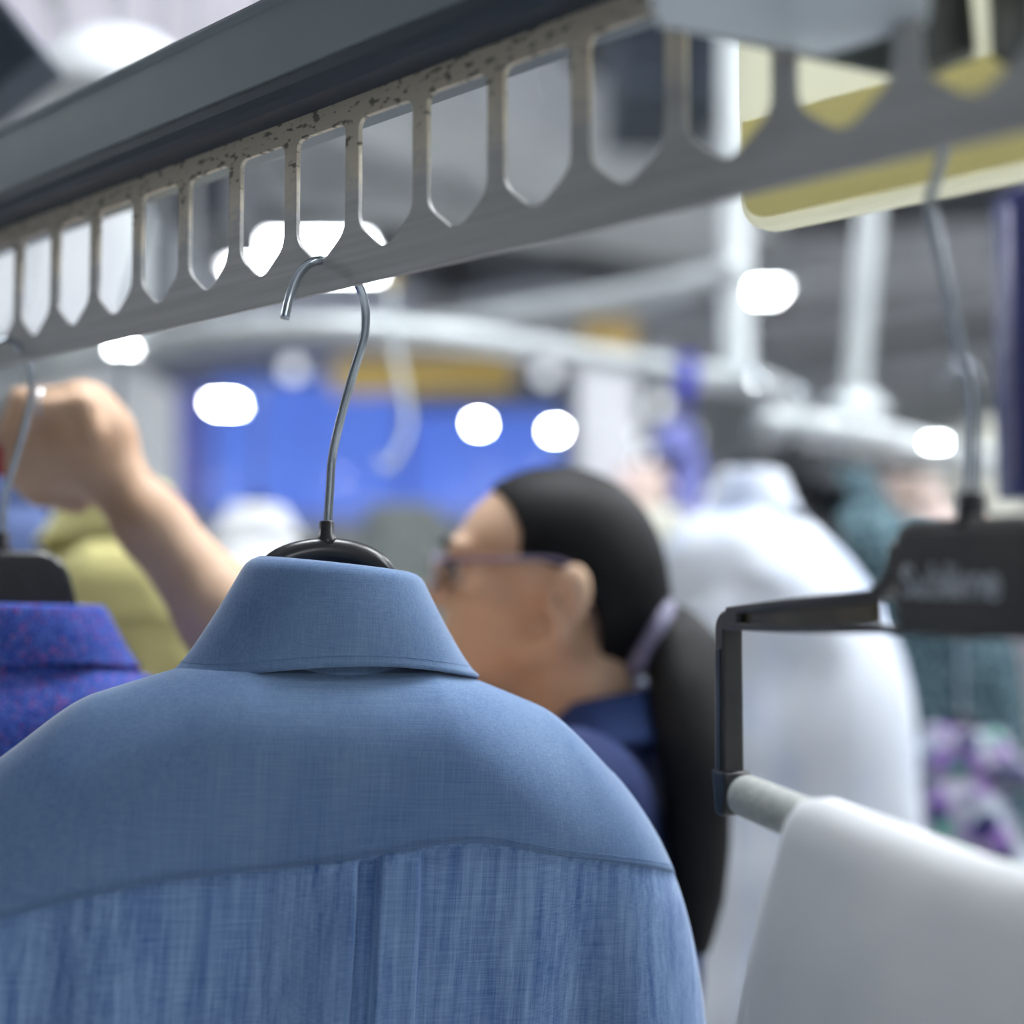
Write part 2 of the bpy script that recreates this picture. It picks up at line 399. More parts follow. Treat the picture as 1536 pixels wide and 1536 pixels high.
# ------------------------------------------------------------------ signed distance modelling for bodies
class Field:
    def __init__(s, lo, hi, h):
        s.lo = np.array(lo, float); s.h = h
        s.n = np.ceil((np.array(hi) - s.lo) / h).astype(int) + 1
        s.ax = [s.lo[i] + h * np.arange(s.n[i]) for i in range(3)]
        s.D = np.full(s.n, 0.2, np.float32)
    def _sub(s, lo, hi):
        sl = []
        for i in range(3):
            a = int(np.clip((lo[i] - s.lo[i]) / s.h, 0, s.n[i])); b = int(np.clip((hi[i] - s.lo[i]) / s.h + 2, 0, s.n[i]))
            sl.append(slice(a, b))
        g = np.meshgrid(*[s.ax[i][sl[i]] for i in range(3)], indexing='ij', sparse=True)
        return tuple(sl), g
    def blend(s, sl, d, k):
        D = s.D[sl]
        if k <= 0: s.D[sl] = np.minimum(D, d); return
        h = np.clip(0.5 + 0.5 * (D - d) / k, 0, 1)
        s.D[sl] = D * (1 - h) + d * h - k * h * (1 - h)
    def capsule(s, a, b, ra, rb, k=0.01):
        a, b = np.array(a, float), np.array(b, float); m = max(ra, rb) + k + 0.02
        sl, (X, Y, Z) = s._sub(np.minimum(a, b) - m, np.maximum(a, b) + m)
        d = b - a; L = d @ d + 1e-12
        t = np.clip(((X - a[0]) * d[0] + (Y - a[1]) * d[1] + (Z - a[2]) * d[2]) / L, 0, 1)
        q = np.sqrt((X - a[0] - t * d[0]) ** 2 + (Y - a[1] - t * d[1]) ** 2 + (Z - a[2] - t * d[2]) ** 2) - (ra + (rb - ra) * t)
        s.blend(sl, q, k)
    def chain(s, pts, rad, k=0.01):
        for i in range(len(pts) - 1): s.capsule(pts[i], pts[i + 1], rad[i], rad[i + 1], k)
    def _ell(s, c, r, R):
        c = np.array(c, float); r = np.array(r, float); m = r.max() + 0.03
        sl, (X, Y, Z) = s._sub(c - m, c + m)
        x, y, z = X - c[0], Y - c[1], Z - c[2]
        if R is None: u = (x, y, z)
        else: u = tuple(R[i][0] * x + R[i][1] * y + R[i][2] * z for i in range(3))
        k0 = np.sqrt(sum((u[i] / r[i]) ** 2 for i in range(3))); k1 = np.sqrt(sum((u[i] / r[i] ** 2) ** 2 for i in range(3))) + 1e-9
        return sl, k0 * (k0 - 1) / k1
    def ellipsoid(s, c, r, R=None, k=0.01):
        sl, d = s._ell(c, r, R); s.blend(sl, d, k)
    def carve(s, c, r, R=None, k=0.006):
        sl, d = s._ell(c, r, R)
        D = s.D[sl]; h = np.clip(0.5 - 0.5 * (D + d) / k, 0, 1)
        s.D[sl] = D * (1 - h) + (-d) * h + k * h * (1 - h)
    def clip(s, fn):
        X, Y, Z = np.meshgrid(*s.ax, indexing='ij', sparse=True)
        s.D = np.maximum(s.D, fn(X, Y, Z)).astype(np.float32)
    def mesh(s):
        D = s.D; h = s.h
        n = np.array(D.shape) - 1
        corner = {(i, j, k): D[i:i + n[0], j:j + n[1], k:k + n[2]] for i in (0, 1) for j in (0, 1) for k in (0, 1)}
        neg = sum((c < 0).astype(np.int8) for c in corner.values())
        act = (neg > 0) & (neg < 8)
        idx = np.argwhere(act)
        acc = np.zeros((len(idx), 3)); cnt = np.zeros(len(idx))
        cv = {c: a[act] for c, a in corner.items()}
        for a in cv:
            for ax in range(3):
                if a[ax] == 1: continue
                b = list(a); b[ax] = 1; b = tuple(b)
                va, vb = cv[a], cv[b]
                m = (va < 0) != (vb < 0)
                t = np.where(m, va / np.where(m, va - vb, 1), 0)
                p = np.tile(np.array(a, float), (len(idx), 1)); p[:, ax] += t
                acc[m] += p[m]; cnt[m] += 1
        V = s.lo + h * (idx + acc / cnt[:, None])
        ids = -np.ones(act.shape, np.int64); ids[act] = np.arange(len(idx))
        faces = []
        for ax in range(3):
            o1, o2 = (ax + 1) % 3, (ax + 2) % 3
            sl0 = [slice(None)] * 3; sl1 = [slice(None)] * 3
            sl0[ax] = slice(0, -1); sl1[ax] = slice(1, None)
            a, b = D[tuple(sl0)], D[tuple(sl1)]
            e = np.argwhere((a < 0) != (b < 0))
            ok = (e[:, o1] > 0) & (e[:, o2] > 0) & (e[:, o1] < n[o1]) & (e[:, o2] < n[o2])
            e = e[ok]
            sg = D[tuple(e.T)] < 0
            def g(d1, d2):
                q = e.copy(); q[:, o1] -= d1; q[:, o2] -= d2
                return ids[tuple(q.T)]
            quad = np.stack([g(1, 1), g(0, 1), g(0, 0), g(1, 0)], 1)
            quad[~sg] = quad[~sg][:, ::-1]
            faces.append(quad)
        Fq = np.concatenate(faces); Fq = Fq[(Fq >= 0).all(1)]
        return V, Fq
def smooth_mod(o, it=3, f=0.5):
    m = o.modifiers.new('relax', 'SMOOTH'); m.iterations = it; m.factor = f
    return o

# ================================================================== the setting
RX0, RX1, RY0, RY1, RZ = -11.0, 11.0, -6.0, 26.0, 5.4
def plane(x0, x1, y0, y1, z): return [(x0, y0, z), (x1, y0, z), (x1, y1, z), (x0, y1, z)], [(0, 1, 2, 3)]
struct('floor', *box(RX0, RX1, RY0, RY1, -0.2, 0.0), M['floor'])
struct('ceiling', *box(RX0, RX1, RY0, RY1, RZ, RZ + 0.2), M['ceiling'])
struct('wall_back', *box(RX0, RX1, RY1, RY1 + 0.2, 0, RZ), M['wall'])
struct('wall_front', *box(RX0, RX1, RY0 - 0.2, RY0, 0, RZ), M['wall'])
struct('wall_left', *box(RX0 - 0.2, RX0, RY0, RY1, 0, RZ), M['wall'])
struct('wall_right', *box(RX1, RX1 + 0.2, RY0, RY1, 0, RZ), M['wall'])

# ------------------------------------------------------------------ lamps
def panel_lamp(c, sx, sy, label, group=None, rot=0.0, h=0.07, drop=True, m='lamp'):
    c = Vector(c)
    t = thing('ceiling_lamp', label, 'lamp', (c.x, c.y, c.z), rot, group)
    hv = bbox(-sx / 2 - 0.02, sx / 2 + 0.02, -sy / 2 - 0.02, sy / 2 + 0.02, 0.002, h, 0.01)
    mesh_obj('housing', *hv, M['post_white'], t, False, False)
    mesh_obj('diffuser', *box(-sx / 2, sx / 2, -sy / 2, sy / 2, -0.012, 0.002), M[m], t, False, False)
    if drop:
        for s in (-1, 1):
            mesh_obj('suspension_rod', *tube([(s * sx * 0.35, 0, h), (s * sx * 0.35, 0, RZ - c.z)], 0.006, 6, 1), M['beam'], t, True, False)
    return t
# overhead lamps around the work place (above and behind the frame)
for x, y, lab in ((0.1, 1.7, 'overhead panel lamp above the left of the rail'), (1.9, 2.0, 'overhead panel lamp above the woman'),
                  (3.6, 1.0, 'overhead panel lamp right of the rail'), (2.4, -4.2, 'overhead panel lamp behind the camera'),
                  (-1.2, 4.6, 'overhead panel lamp before the blue panels'), (2.6, 5.0, 'overhead panel lamp above the hung garments'),
                  (-5.0, 4.2, 'overhead panel lamp at the far left'), (5.6, 4.6, 'overhead panel lamp at the far right')):
    panel_lamp((x, y, CAM_H + LAMP_Z + 0.15), 1.3, 0.65, lab, 'overhead panel lamps')
for x, y, lab in ((-7.6, 10, 'added fill lamp on the left side, near'), (-7.6, 16, 'added fill lamp on the left side, middle'), (-9.6, 22, 'added fill lamp on the left side, far'),
                  (7.6, 10, 'added fill lamp on the right side, near'), (7.6, 16, 'added fill lamp on the right side, middle'), (9.4, 22, 'added fill lamp on the right side, far')):
    panel_lamp((x, y, CAM_H + 2.6), 0.9, 0.9, lab, 'added fill lamps out of view along the sides', m='side_fill')  # unseen fill lamps added to brighten the dark back wall
# lamps in view: (pixel x, pixel y, size x, size y, label)
for x, y, sx, sy, zz, lab in (
        (446, 386, 1.02, 1.0, 2.2, 'big square bright lamp seen through the slots left of the middle'),
        (1147, 437, 0.22, 0.35, 2.3, 'bright hanging lamp just right of the white post, upper one'),
        (718, 636, 0.12, 0.5, 2.2, 'bright round lamp above the woman, left one of the two'),
        (832, 646, 0.12, 0.5, 2.2, 'bright round lamp above the woman, right one of the two'),
        (338, 606, 0.28, 0.4, 2.2, 'bright oval lamp before the blue panels')):
    p = PZ(x, y, zz)
    panel_lamp(p, sx, sy, lab, 'lamps far down the hall', drop=p.z < RZ - 0.3, m='lamp' if p.y < 14 else 'lamp_far')
for x, y, lab in ((440, 556, 'small lamp left of the middle hook, left one'), (508, 566, 'small lamp beside the middle hook'), (545, 570, 'small lamp right of the middle hook'),
                  (820, 562, 'small lamp above the pillar on its left'), (990, 610, 'small lamp right of the white pillar, upper'), (952, 655, 'small lamp right of the white pillar, lower'),
                  (1032, 656, 'small lamp near the blue clip'), (972, 690, 'small lamp left of the blue clip foot'), (1052, 748, 'small lamp low beside the periwinkle shirt'), (690, 560, 'small lamp under the yellow beam')):
    p = P(x, y, 14.0)
    sp = thing('small_lamp', lab, 'lamp', p, 0, 'small dim lamps in the distance')
    mesh_obj('bulb', *lathe([(0.01, -0.07), (0.07, -0.05), (0.095, 0.0), (0.07, 0.06), (0.03, 0.10)], p, 16), M['lamp_dim'], sp)
    mesh_obj('cord', *tube([p + Vector((0, 0, 0.09)), Vector((p.x, p.y, RZ))], 0.006, 6, 1), M['beam'], sp)
def work_light_or_glint(x, y, z, w, h, label, off=0.034):
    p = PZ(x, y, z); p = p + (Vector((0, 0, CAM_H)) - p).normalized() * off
    t = thing('work_light_or_glint', label, 'lamp', p, 0, 'small work lights on the tubes')
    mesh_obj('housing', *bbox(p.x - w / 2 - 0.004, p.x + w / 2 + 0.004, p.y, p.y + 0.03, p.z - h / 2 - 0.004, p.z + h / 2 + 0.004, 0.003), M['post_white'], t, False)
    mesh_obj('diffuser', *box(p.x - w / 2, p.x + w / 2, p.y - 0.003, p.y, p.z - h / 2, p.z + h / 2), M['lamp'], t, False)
work_light_or_glint(1404, 664, 0.30, 0.04, 0.012, 'bright work light on the conveyor tube beside the dark hanger neck')
work_light_or_glint(1136, 570, 0.52, 0.014, 0.012, 'bright work light at the foot of the white post')
work_light_or_glint(213, 522, 0.52, 0.13, 0.014, 'added glow for a tube reflection under the left part of the slotted rail', 0.075)  # added light standing in for a reflection on the curved tube

# ------------------------------------------------------------------ the slotted conveyor rail
RAIL_PHI = 0.8019
RS = 0.87                                   # scale of the fitted rail
R0 = Vector((-0.13 * RS, 0.96 * RS, CAM_H))
RD = Vector((math.sin(RAIL_PHI), -math.cos(RAIL_PHI), 0))     # along the rail, toward near right
RN = Vector((-math.cos(RAIL_PHI), -math.sin(RAIL_PHI), 0))    # toward the camera
PITCHS, S0, SW = 0.0685 * RS, -0.4411 * RS, 0.0543 * RS
ZB, ZTIP, ZTOP = 0.2006 * RS, 0.2208 * RS, 0.3141 * RS
ZSIDE = ZTIP + 0.017
PLATE_TOP = ZTOP + 0.034
LB = ZTOP + 0.014              # underside of the lip under the channel
def railpt(s, z, off=0.0): return R0 + RD * s + RN * off + Vector((0, 0, z))
rail_m = Matrix(((RD.x, 0, RN.x, 0), (RD.y, 0, RN.y, 0), (0, 1, 0, 0), (0, 0, 0, 1)))   # (s, z, off) -> world
rail = thing('conveyor_rail', 'slotted grey steel conveyor rail running across the top of the picture', 'rail', R0)
s_lo, s_hi = S0 - 16 * PITCHS, S0 + 17.6 * PITCHS
holes = []
for k in range(-15, 17):
    a = S0 + k * PITCHS
    pts = [(a, ZTOP), (a, ZSIDE), (a + SW * 0.5, ZTIP - 0.001), (a + SW, ZSIDE), (a + SW, ZTOP)]
    holes.append(round_poly([(p[0], p[1] - ZB) for p in pts], [0.007, 0.008, 0.010, 0.008, 0.007], 5)[::-1])
outer = [(s_lo, 0), (s_hi, 0), (s_hi, PLATE_TOP - ZB), (s_lo, PLATE_TOP - ZB)]
pv, pf = outline_plate([outer] + holes, 0.0032, 0.0004)
pl = mesh_obj('slotted_plate', pv, pf, M['steel'], rail, False, False, 'brushed steel strip with a row of pointed slots')
pl.matrix_local = Matrix.Translation((0, 0, ZB)) @ rail_m
# channel profile (off, z) swept along s
prof = [(0.0016, LB + 0.0155), (0.0262, LB + 0.0155), (0.0272, LB + 0.0165), (0.0290, ZTOP + 0.073), (0.0315, ZTOP + 0.0765), (0.0315, ZTOP + 0.0785),
        (0.0290, ZTOP + 0.0797), (-0.040, ZTOP + 0.079), (-0.040, LB), (-0.0016, LB), (-0.0016, LB + 0.0155)]
def sweep_rail(prof, s0, s1):
    V = []
    for s in (s0, s1):
        for o, z in prof: V.append(tuple(railpt(s, z, o)))
    n = len(prof)
    Fc = [(i, (i + 1) % n, n + (i + 1) % n, n + i) for i in range(n)] + [tuple(range(n))[::-1], tuple(range(n, 2 * n))]
    return V, Fc
mesh_obj('channel_beam', *sweep_rail(prof, s_lo, s_hi), M['channel'], rail, False, True, 'blue grey painted channel above the slots')
lip = [(0.0016, LB), (0.020, LB), (0.0255, LB + 0.0025), (0.0280, LB + 0.007), (0.0282, LB + 0.0125), (0.0265, LB + 0.0155), (0.0016, LB + 0.0155)]
mesh_obj('lip', *sweep_rail(lip, s_lo, s_hi), M['slate_box'], rail, False, True)

# pale guide bracket hanging in front of the rail, upper right
BZ = 0.232
def bq(x, y, z=BZ): return PZ(x, y, z)
br = thing('guide_bracket', 'pale grey pointed guide plate in front of the rail at the top right', 'bracket', bq(1230, 60))
ol = [bq(972, -60), bq(976, 0), bq(990, 40), bq(1236, 84), bq(1392, 38), bq(1396, 14), bq(1352, -60)]
n = len(ol)
V = [tuple(p) for p in ol] + [tuple(p + Vector((0, 0, 0.006))) for p in ol]
mesh_obj('guide_plate', V, [tuple(range(n))[::-1], tuple(range(n, 2 * n))] + [(i, (i + 1) % n, n + (i + 1) % n, n + i) for i in range(n)], M['pale_plate'], br, False)
a, b = bq(1010, 48), bq(1240, 86); d = Vector((0, 0, -0.006)); e = Vector((0.0, 0.003, 0))
# dark carriage clamps hanging from the channel at the right, plus an added reflection strip
def slab(pix, Y, th):
    f = [P(x, y, Y) for x, y in pix]; bk = [p + Vector((0.2, 0.98, 0)) * th for p in f]; n = len(pix)
    return [tuple(p) for p in f + bk], [tuple(range(n))[::-1], tuple(range(n, 2 * n))] + [(i, n + i, n + (i + 1) % n, (i + 1) % n) for i in range(n)]
mesh_obj('clamp_or_reflection', *slab([(1010, 40), (1345, 112), (1356, 46), (1236, 40), (1060, 24)], 0.61, 0.004), M['machine_grey'], br, False)  # added grey strip standing in for the guide plate's reflection in the steel
mesh_obj('clamp_or_reflection', *slab([(1338, -60), (1452, -60), (1466, 74), (1442, 82), (1398, 100), (1352, 120), (1338, 100)], 0.575, 0.012), M['dark_metal'], br, False)
mesh_obj('clamp_or_reflection', *slab([(1486, -60), (1640, -60), (1640, 160), (1545, 150), (1534, 98), (1490, 66)], 0.56, 0.012), M['dark_metal'], br, False)

st = bq(1150, -50)
cb = railpt((st - R0).dot(RD), ZTOP + 0.06, 0.02)
mesh_obj('stem', *tube([st + Vector((0, 0, 0.004)), st + Vector((0, 0, 0.05)), (st + Vector((0, 0, 0.07))).lerp(cb, 0.3), cb], 0.006, 10, 6), M['dark_metal'], br)
# yellowish acrylic guard behind the rail
gd = thing('guard_panel', 'translucent yellowish plastic guard panel behind the right end of the rail', 'panel', P(1200, 300, 0.80))
gdir = RD.copy()
g0 = P(1116, 300, 0.80); zb_g = (P(1190, 343, 0.78)).z - 0.0
gm = Matrix(((gdir.x, 0, RN.x, 0), (gdir.y, 0, RN.y, 0), (0, 1, 0, 0), (0, 0, 0, 1)))
ga = round_poly([(0, 0), (0.42, 0), (0.42, 0.24), (0, 0.24)], [0.026, 0, 0, 0], 8)
o = mesh_obj('clear_cover', *outline_plate([ga], 0.012, 0.003), M['acrylic'], gd, False, False)
o.matrix_local = Matrix.Translation(Vector((g0.x, g0.y, zb_g)) - gd.location) @ gm
gb = round_poly([(0.006, 0.0065), (0.41, 0.0065), (0.41, 0.064), (0.006, 0.064)], [0.018, 0, 0, 0], 8)
o = mesh_obj('yellow_strip', *outline_plate([gb], 0.004, 0.001), M['yellow_sheet'], gd, False, False)
o.matrix_local = Matrix.Translation(Vector((g0.x, g0.y, zb_g)) + RN * 0.0085 - gd.location) @ gm

# ------------------------------------------------------------------ garments on hangers
def sstep(a, b, x): 
    t = np.clip((x - a) / (b - a), 0, 1); return t * t * (3 - 2 * t)
class ShirtShape:
    """local frame: x along the hanger, -y the back of the shirt, z up, origin at the middle of the collar base"""
    def __init__(s, half=0.195, drop=0.055, length=0.62, depth=0.062, flare=0.085, seed=1, fold=1.0, pleat=True, neck=0.055):
        s.half, s.drop, s.len, s.dep, s.flare, s.seed, s.fold, s.pleat, s.neck = half, drop, length, depth, flare, seed, fold, pleat, neck
        rnd = random.Random(seed); s.ph = [rnd.uniform(0, 6.28) for _ in range(8)]
    def ridge(s, u):
        x = np.abs(u) * s.half
        z = -s.drop * np.clip((x - s.neck) / (s.half - s.neck), 0, None) ** 1.12
        return z - 0.024 * sstep(0.70, 1.05, np.abs(u))
    def W(s, z):                       # silhouette half width at height z
        d = np.clip(-z - s.drop - 0.02, 0, None)
        return s.half + s.flare * (1 - np.exp(-d / 0.085)) + 0.03 * d
    def yoke_z(s, u): return -0.113 + 0.017 * u - 0.040 * u * u + 0.006 * np.exp(-((u - 0.3) / 0.16) ** 2) - 0.004 * np.exp(-((u + 0.15) / 0.2) ** 2)
    def at(s, u, t, side=-1, off=0.0):
        u = np.asarray(u, float); t = np.asarray(t, float)
        zr = s.ridge(u); z = zr + (-s.len - zr) * t
        ze = s.ridge(np.ones_like(u)); zs = ze + (-s.len - ze) * t
        x = u * s.W(zs)
        g = np.sqrt(1 - (1 - np.clip(t / (0.10 + 0.10 * sstep(0.25, 0.85, np.abs(u))), 0, 1)) ** 2)
        prof = np.sqrt(np.clip(1 - np.abs(u) ** 3.2, 0, 1))
        y = s.dep * g * prof + off * np.clip(prof * 3, 0, 1)
        # folds grow below the yoke
        dz = np.clip(-z - 0.10, 0, 0.3)
        amp = s.fold * 0.040 * np.minimum(dz, 0.16) * prof
        y = y + amp * (np.sin(31 * x + s.ph[0] + 4 * z) + 0.7 * np.sin(57 * x + s.ph[1] - 5 * z) + 0.45 * np.sin(97 * x + s.ph[2] + 3 * z))
        y = y + s.fold * 0.0022 * prof * np.sin(16 * x + 11 * z + s.ph[3]) * g + s.fold * 0.0016 * prof * np.sin(33 * z - 9 * x + s.ph[4]) * g
        if side < 0 and s.pleat:
            below = sstep(0.0, 0.006, s.yoke_z(u) - z)
            dd = np.clip(-z - 0.11, 0, 1)
            xa, xb, xc = 0.008 + 0.0 * dd, 0.021 + 0.004 * dd, 0.046 + 0.03 * dd
            st = lambda c: sstep(c - 0.0009, c + 0.0009, x)
            step = -0.0075 * st(xa) * (1 - st(xb)) + 0.0030 * st(xb) * (1 - st(xc)) + 0.005 * (1 - st(xa)) * np.exp(-np.clip(xa - x, 0, 1) / 0.035)
            step = step - 0.004 * st(xc) * np.exp(-np.clip(x - xc, 0, 1) / 0.025)
            y = y + below * step
        if side < 0 and off <= 0:
            y = y - 0.0015 * sstep(0, 0.004, s.yoke_z(u) - z)
        zz = z + off * 1.2 * (1 - g)
        return np.stack([x, side * y, zz], -1)
def shirt(name, label, loc, rotz, shape, m_body, m_yoke, m_collar, collar=(0.100, 0.050, 0.053, 0.040, 0.066), detail=True, group=None, sleeves=True, nu=161, nt=90, m_seam=None):
    t = thing(name, label, 'shirt', loc, rotz, group)
    S = shape
    u = np.sin(np.linspace(-1, 1, nu) * math.pi / 2 * 0.98) / math.sin(math.pi / 2 * 0.98)
    tt = np.linspace(0, 1, nt) ** 1.7
    U, T = np.meshgrid(u, tt)
    # front panel
    p = S.at(U, T, 1)
    solid(mesh_obj('front_panel', p.reshape(-1, 3), grid_faces(nt, nu), m_body, t, True, False), 0.0008)
    # back panel starts just under the yoke
    zr = S.ridge(u); ty = (S.yoke_z(u) - zr) / (-S.len - zr)
    tb = (ty - 0.012)[None, :] + (1 - ty + 0.012)[None, :] * (np.linspace(0, 1, nt)[:, None] ** 1.15)
    p = S.at(np.tile(u, (nt, 1)), tb, -1)
    solid(mesh_obj('back_panel', p.reshape(-1, 3), grid_faces(nt, nu, True), m_body, t, True, False), 0.0008)
    ny = 44
    q = np.linspace(0, 1, ny)[:, None] ** 1.6
    ty_ = ty[None, :] * q
    pb = S.at(np.tile(u, (ny, 1)), ty_, -1, 0.0012)
    nf = 12
    tf = 0.05 * (np.linspace(1, 0, nf)[:, None] ** 1.6) + 0 * u[None, :]
    pf_ = S.at(np.tile(u, (nf, 1)), tf, 1, 0.0012)[:-1]
    yk = np.concatenate([pf_, pb], 0)
    o = mesh_obj('yoke', yk.reshape(-1, 3), grid_faces(len(yk), nu, True), m_yoke, t, True, False)
    solid(o, 0.0012)
    if m_seam:
        for dz in (0.0018, 0.0042):
            zz = S.yoke_z(u) + dz
            tq = (zz - zr) / (-S.len - zr)
            pts = S.at(u, tq, -1, 0.00135)[6:-6]
            mesh_obj('stitch_line', *tube([tuple(v) for v in pts], 0.00025, 5, 1), m_seam, o, True, False)
    # collar: stand inside, leaf folded over it
    ab, bb, at_, bt, hgt = collar
    nphi, nh = 73, 22
    V = []
    phi = np.linspace(-2.65, 2.65, nphi)
    prof = []
    for i in range(nh):                     # leaf from its lower edge to the fold
        q = i / (nh - 1); prof.append(('leaf', q))
    for i in range(1, 12): prof.append(('in', i / 11))
    def collar_pt(kind, q, ph, off=0.0):
        s_, c_ = math.sin(ph), math.cos(ph)
        front = max(0.0, (abs(ph) - 1.5) / 1.15)
        if kind == 'leaf':
            w = q ** 0.78
            a = ab + (at_ - ab) * w + 0.0005 * math.sin(math.pi * q) + off; b = bb + (bt - bb) * w + 0.003 * math.sin(math.pi * q) + off
            z = -0.005 + hgt * (1 - (1 - q) ** 1.0) - front * 0.045 * (1 - q)
            rnd_ = max(0.0, (q - 0.86) / 0.14)
            a -= 0.004 * rnd_ ** 2; b -= 0.004 * rnd_ ** 2; z -= 0.003 * rnd_ ** 2
            z += 0.035 * a * s_ - 0.006 * s_ * s_ * (1 - q) + 0.0016 * math.sin(3 * ph + 1.0) * (1 - q) - 0.004 * q * s_ - 0.002 * front * q
            return (a * s_, -b * c_ + 0.006, z)
        a = at_ - 0.0065 + 0.012 * q; b = bt - 0.0065 + 0.008 * q
        z = hgt - 0.006 - q * (hgt + 0.006) - 0.004 * (1 - q) * s_ - 0.010 * front * q
        return (a * s_, -b * c_ + 0.006, z)
    for kind, q in prof:
        for ph in phi: V.append(collar_pt(kind, q, ph))
    o = mesh_obj('collar', V, grid_faces(len(prof), nphi), m_collar, t, True, False)
    solid(o, 0.0014, 0)
    if m_seam:
        pts = [collar_pt('leaf', 0.10, ph, 0.0008) for ph in phi[2:-2]]
        mesh_obj('stitch_line', *tube(pts, 0.00022, 5, 1), m_seam, o, True, False)
    if sleeves:
        for sg in (-1, 1):
            h = S.half
            pts = [(sg * (h - 0.035), 0.012, -S.drop - 0.045), (sg * (h + 0.005), 0.016, -S.drop - 0.12), (sg * (h + 0.03), 0.018, -S.drop - 0.24), (sg * (h + 0.035), 0.02, -S.len * 0.93)]
            mesh_obj('sleeve', *tube(pts, [0.038, 0.050, 0.048, 0.042], 20, 8, (1.0, 0.72)), m_body, t, True, False)
    return t
def wire_hook(pts, parent, r=0.0026, world=True):
    return mesh_obj('hook', *tube(pts, r, 10, 8), M['wire'], parent, True, world)
def hanger_body(t, half, top, end_z, m, thick=0.009, local=True, ctr=0.0):
    """contoured shoulder bar in local frame x along, swept with a deep oval section"""
    pts, r = [], []
    k_ = min(1.0, half / 0.172)
    xs = [0, 0.020, 0.034, 0.043, 0.055, 0.075, 0.10, 0.13, 0.166, 0.172]
    xs = [x * half / 0.172 for x in xs]
    e_ = top - end_z
    ds = [0, 0.003, 0.011, 0.028, 0.060, e_ - 0.052, e_ - 0.040, e_ - 0.026, e_ - 0.004, e_]
    for x, d in sorted([(-a, b) for a, b in zip(xs, ds)][1:] + list(zip(xs, ds))):
        pts.append((x, 0.0, top - d - thick * 1.1)); r.append(thick * (1.0 if abs(x) < half - 0.001 else 0.4))
    return mesh_obj('shoulder_bar', *tube(pts, r, 14, 4, (1.0, 1.1)), m, t, True, False)

# --- the blue shirt in the middle
ROT = math.radians(21)
SHY = 0.845
nk = P(484, 991, SHY)
sh_loc = Vector((nk.x, nk.y + 0.042, nk.z))
blue = shirt('blue_shirt', 'light blue chambray shirt seen from behind on a black hanger, in the middle', sh_loc, ROT,
             ShirtShape(seed=4, drop=0.050, half=0.198), M['blue_cloth'], M['blue_yoke'], M['blue_yoke'], m_seam=M['seam'], nu=421, nt=110)
blue.rotation_euler.y = math.radians(3.2)
hz = P(490, 806, SHY + 0.04)
h1 = thing('clothes_hanger', 'black plastic hanger with wire hook holding the blue shirt', 'hanger', (hz.x, hz.y, hz.z), ROT, 'hangers on the slotted rail')
bar = hanger_body(h1, 0.172, 0.0, -0.140, M['black_plastic'], 0.0085)
mesh_obj('neck_boss', *lathe([(0.0075, -0.006), (0.0062, 0.0), (0.0050, 0.001), (0.0048, 0.0095), (0.0042, 0.0105)], (0, 0, 0), 20), M['black_plastic'], h1, True, False)
hk = [P(427, 478, 0.822), P(434, 447, 0.824), P(446, 415, 0.828), P(463, 396, 0.832), P(484, 390, 0.836), P(508, 397, 0.848), P(534, 421, 0.862),
      P(547, 455, 0.872), P(548, 490, 0.876), P(543, 517, 0.877), P(528, 566, 0.879), P(508, 640, 0.882), P(498, 690, hz.y + 0.001), P(495, 735, hz.y), (hz.x, hz.y, hz.z - 0.002)]
hkl = [Matrix.Rotation(-ROT, 4, 'Z') @ (Vector(p) - h1.location) for p in hk]
mesh_obj('hook', *tube(hkl, 0.0028, 12, 6), M['wire'], h1, True, False)

# --- the speckled shirt at the left edge
LY = 1.09
ROTL = math.radians(22)
nl = P(-8, 992, LY)
left = shirt('speckled_shirt', 'blue shirt with red specks on a black hanger at the left edge', (nl.x, nl.y + 0.05, nl.z), ROTL,
             ShirtShape(half=0.215, drop=0.07, seed=9, pleat=False), M['print_cloth'], M['print_cloth'], M['print_cloth'], collar=(0.098, 0.052, 0.066, 0.046, 0.052))
hzl = P(4, 826, LY + 0.04)
h2 = thing('clothes_hanger', 'black broad-necked hanger with wire hook holding the speckled shirt', 'hanger', hzl, ROTL, 'hangers on the slotted rail')
neck = round_poly([(-0.066, -0.075), (0.066, -0.075), (0.050, -0.012), (0.034, 0.0), (-0.034, 0.0), (-0.050, -0.012)], [0.004, 0.004, 0.012, 0.010, 0.010, 0.012], 6)
nv, nf_ = outline_plate([neck], 0.022, 0.005)
o = mesh_obj('neck_plate', [(v[0], v[2], v[1]) for v in nv], [f[::-1] for f in nf_], M['black_plastic'], h2, False, False)
hanger_body(h2, 0.18, -0.030, -0.170, M['black_plastic'], 0.009)
mesh_obj('neck_boss', *lathe([(0.0075, -0.003), (0.0062, 0.004), (0.0056, 0.005), (0.0054, 0.014), (0.0048, 0.015)], (0, 0, 0), 18), M['black_plastic'], h2, True, False)
hk = [P(-40, 600, 1.04), P(-28, 540, 1.05), P(-6, 512, 1.065), P(18, 512, 1.09), P(38, 535, 1.105), P(47, 570, 1.11), P(46, 598, 1.112), P(35, 650, 1.115), P(14, 720, 1.12), P(5, 765, hzl.y), (hzl.x, hzl.y, hzl.z)]
mesh_obj('hook', *tube([Matrix.Rotation(-ROTL, 4, 'Z') @ (Vector(p) - h2.location) for p in hk], 0.0028, 12, 6), M['wire'], h2, True, False)

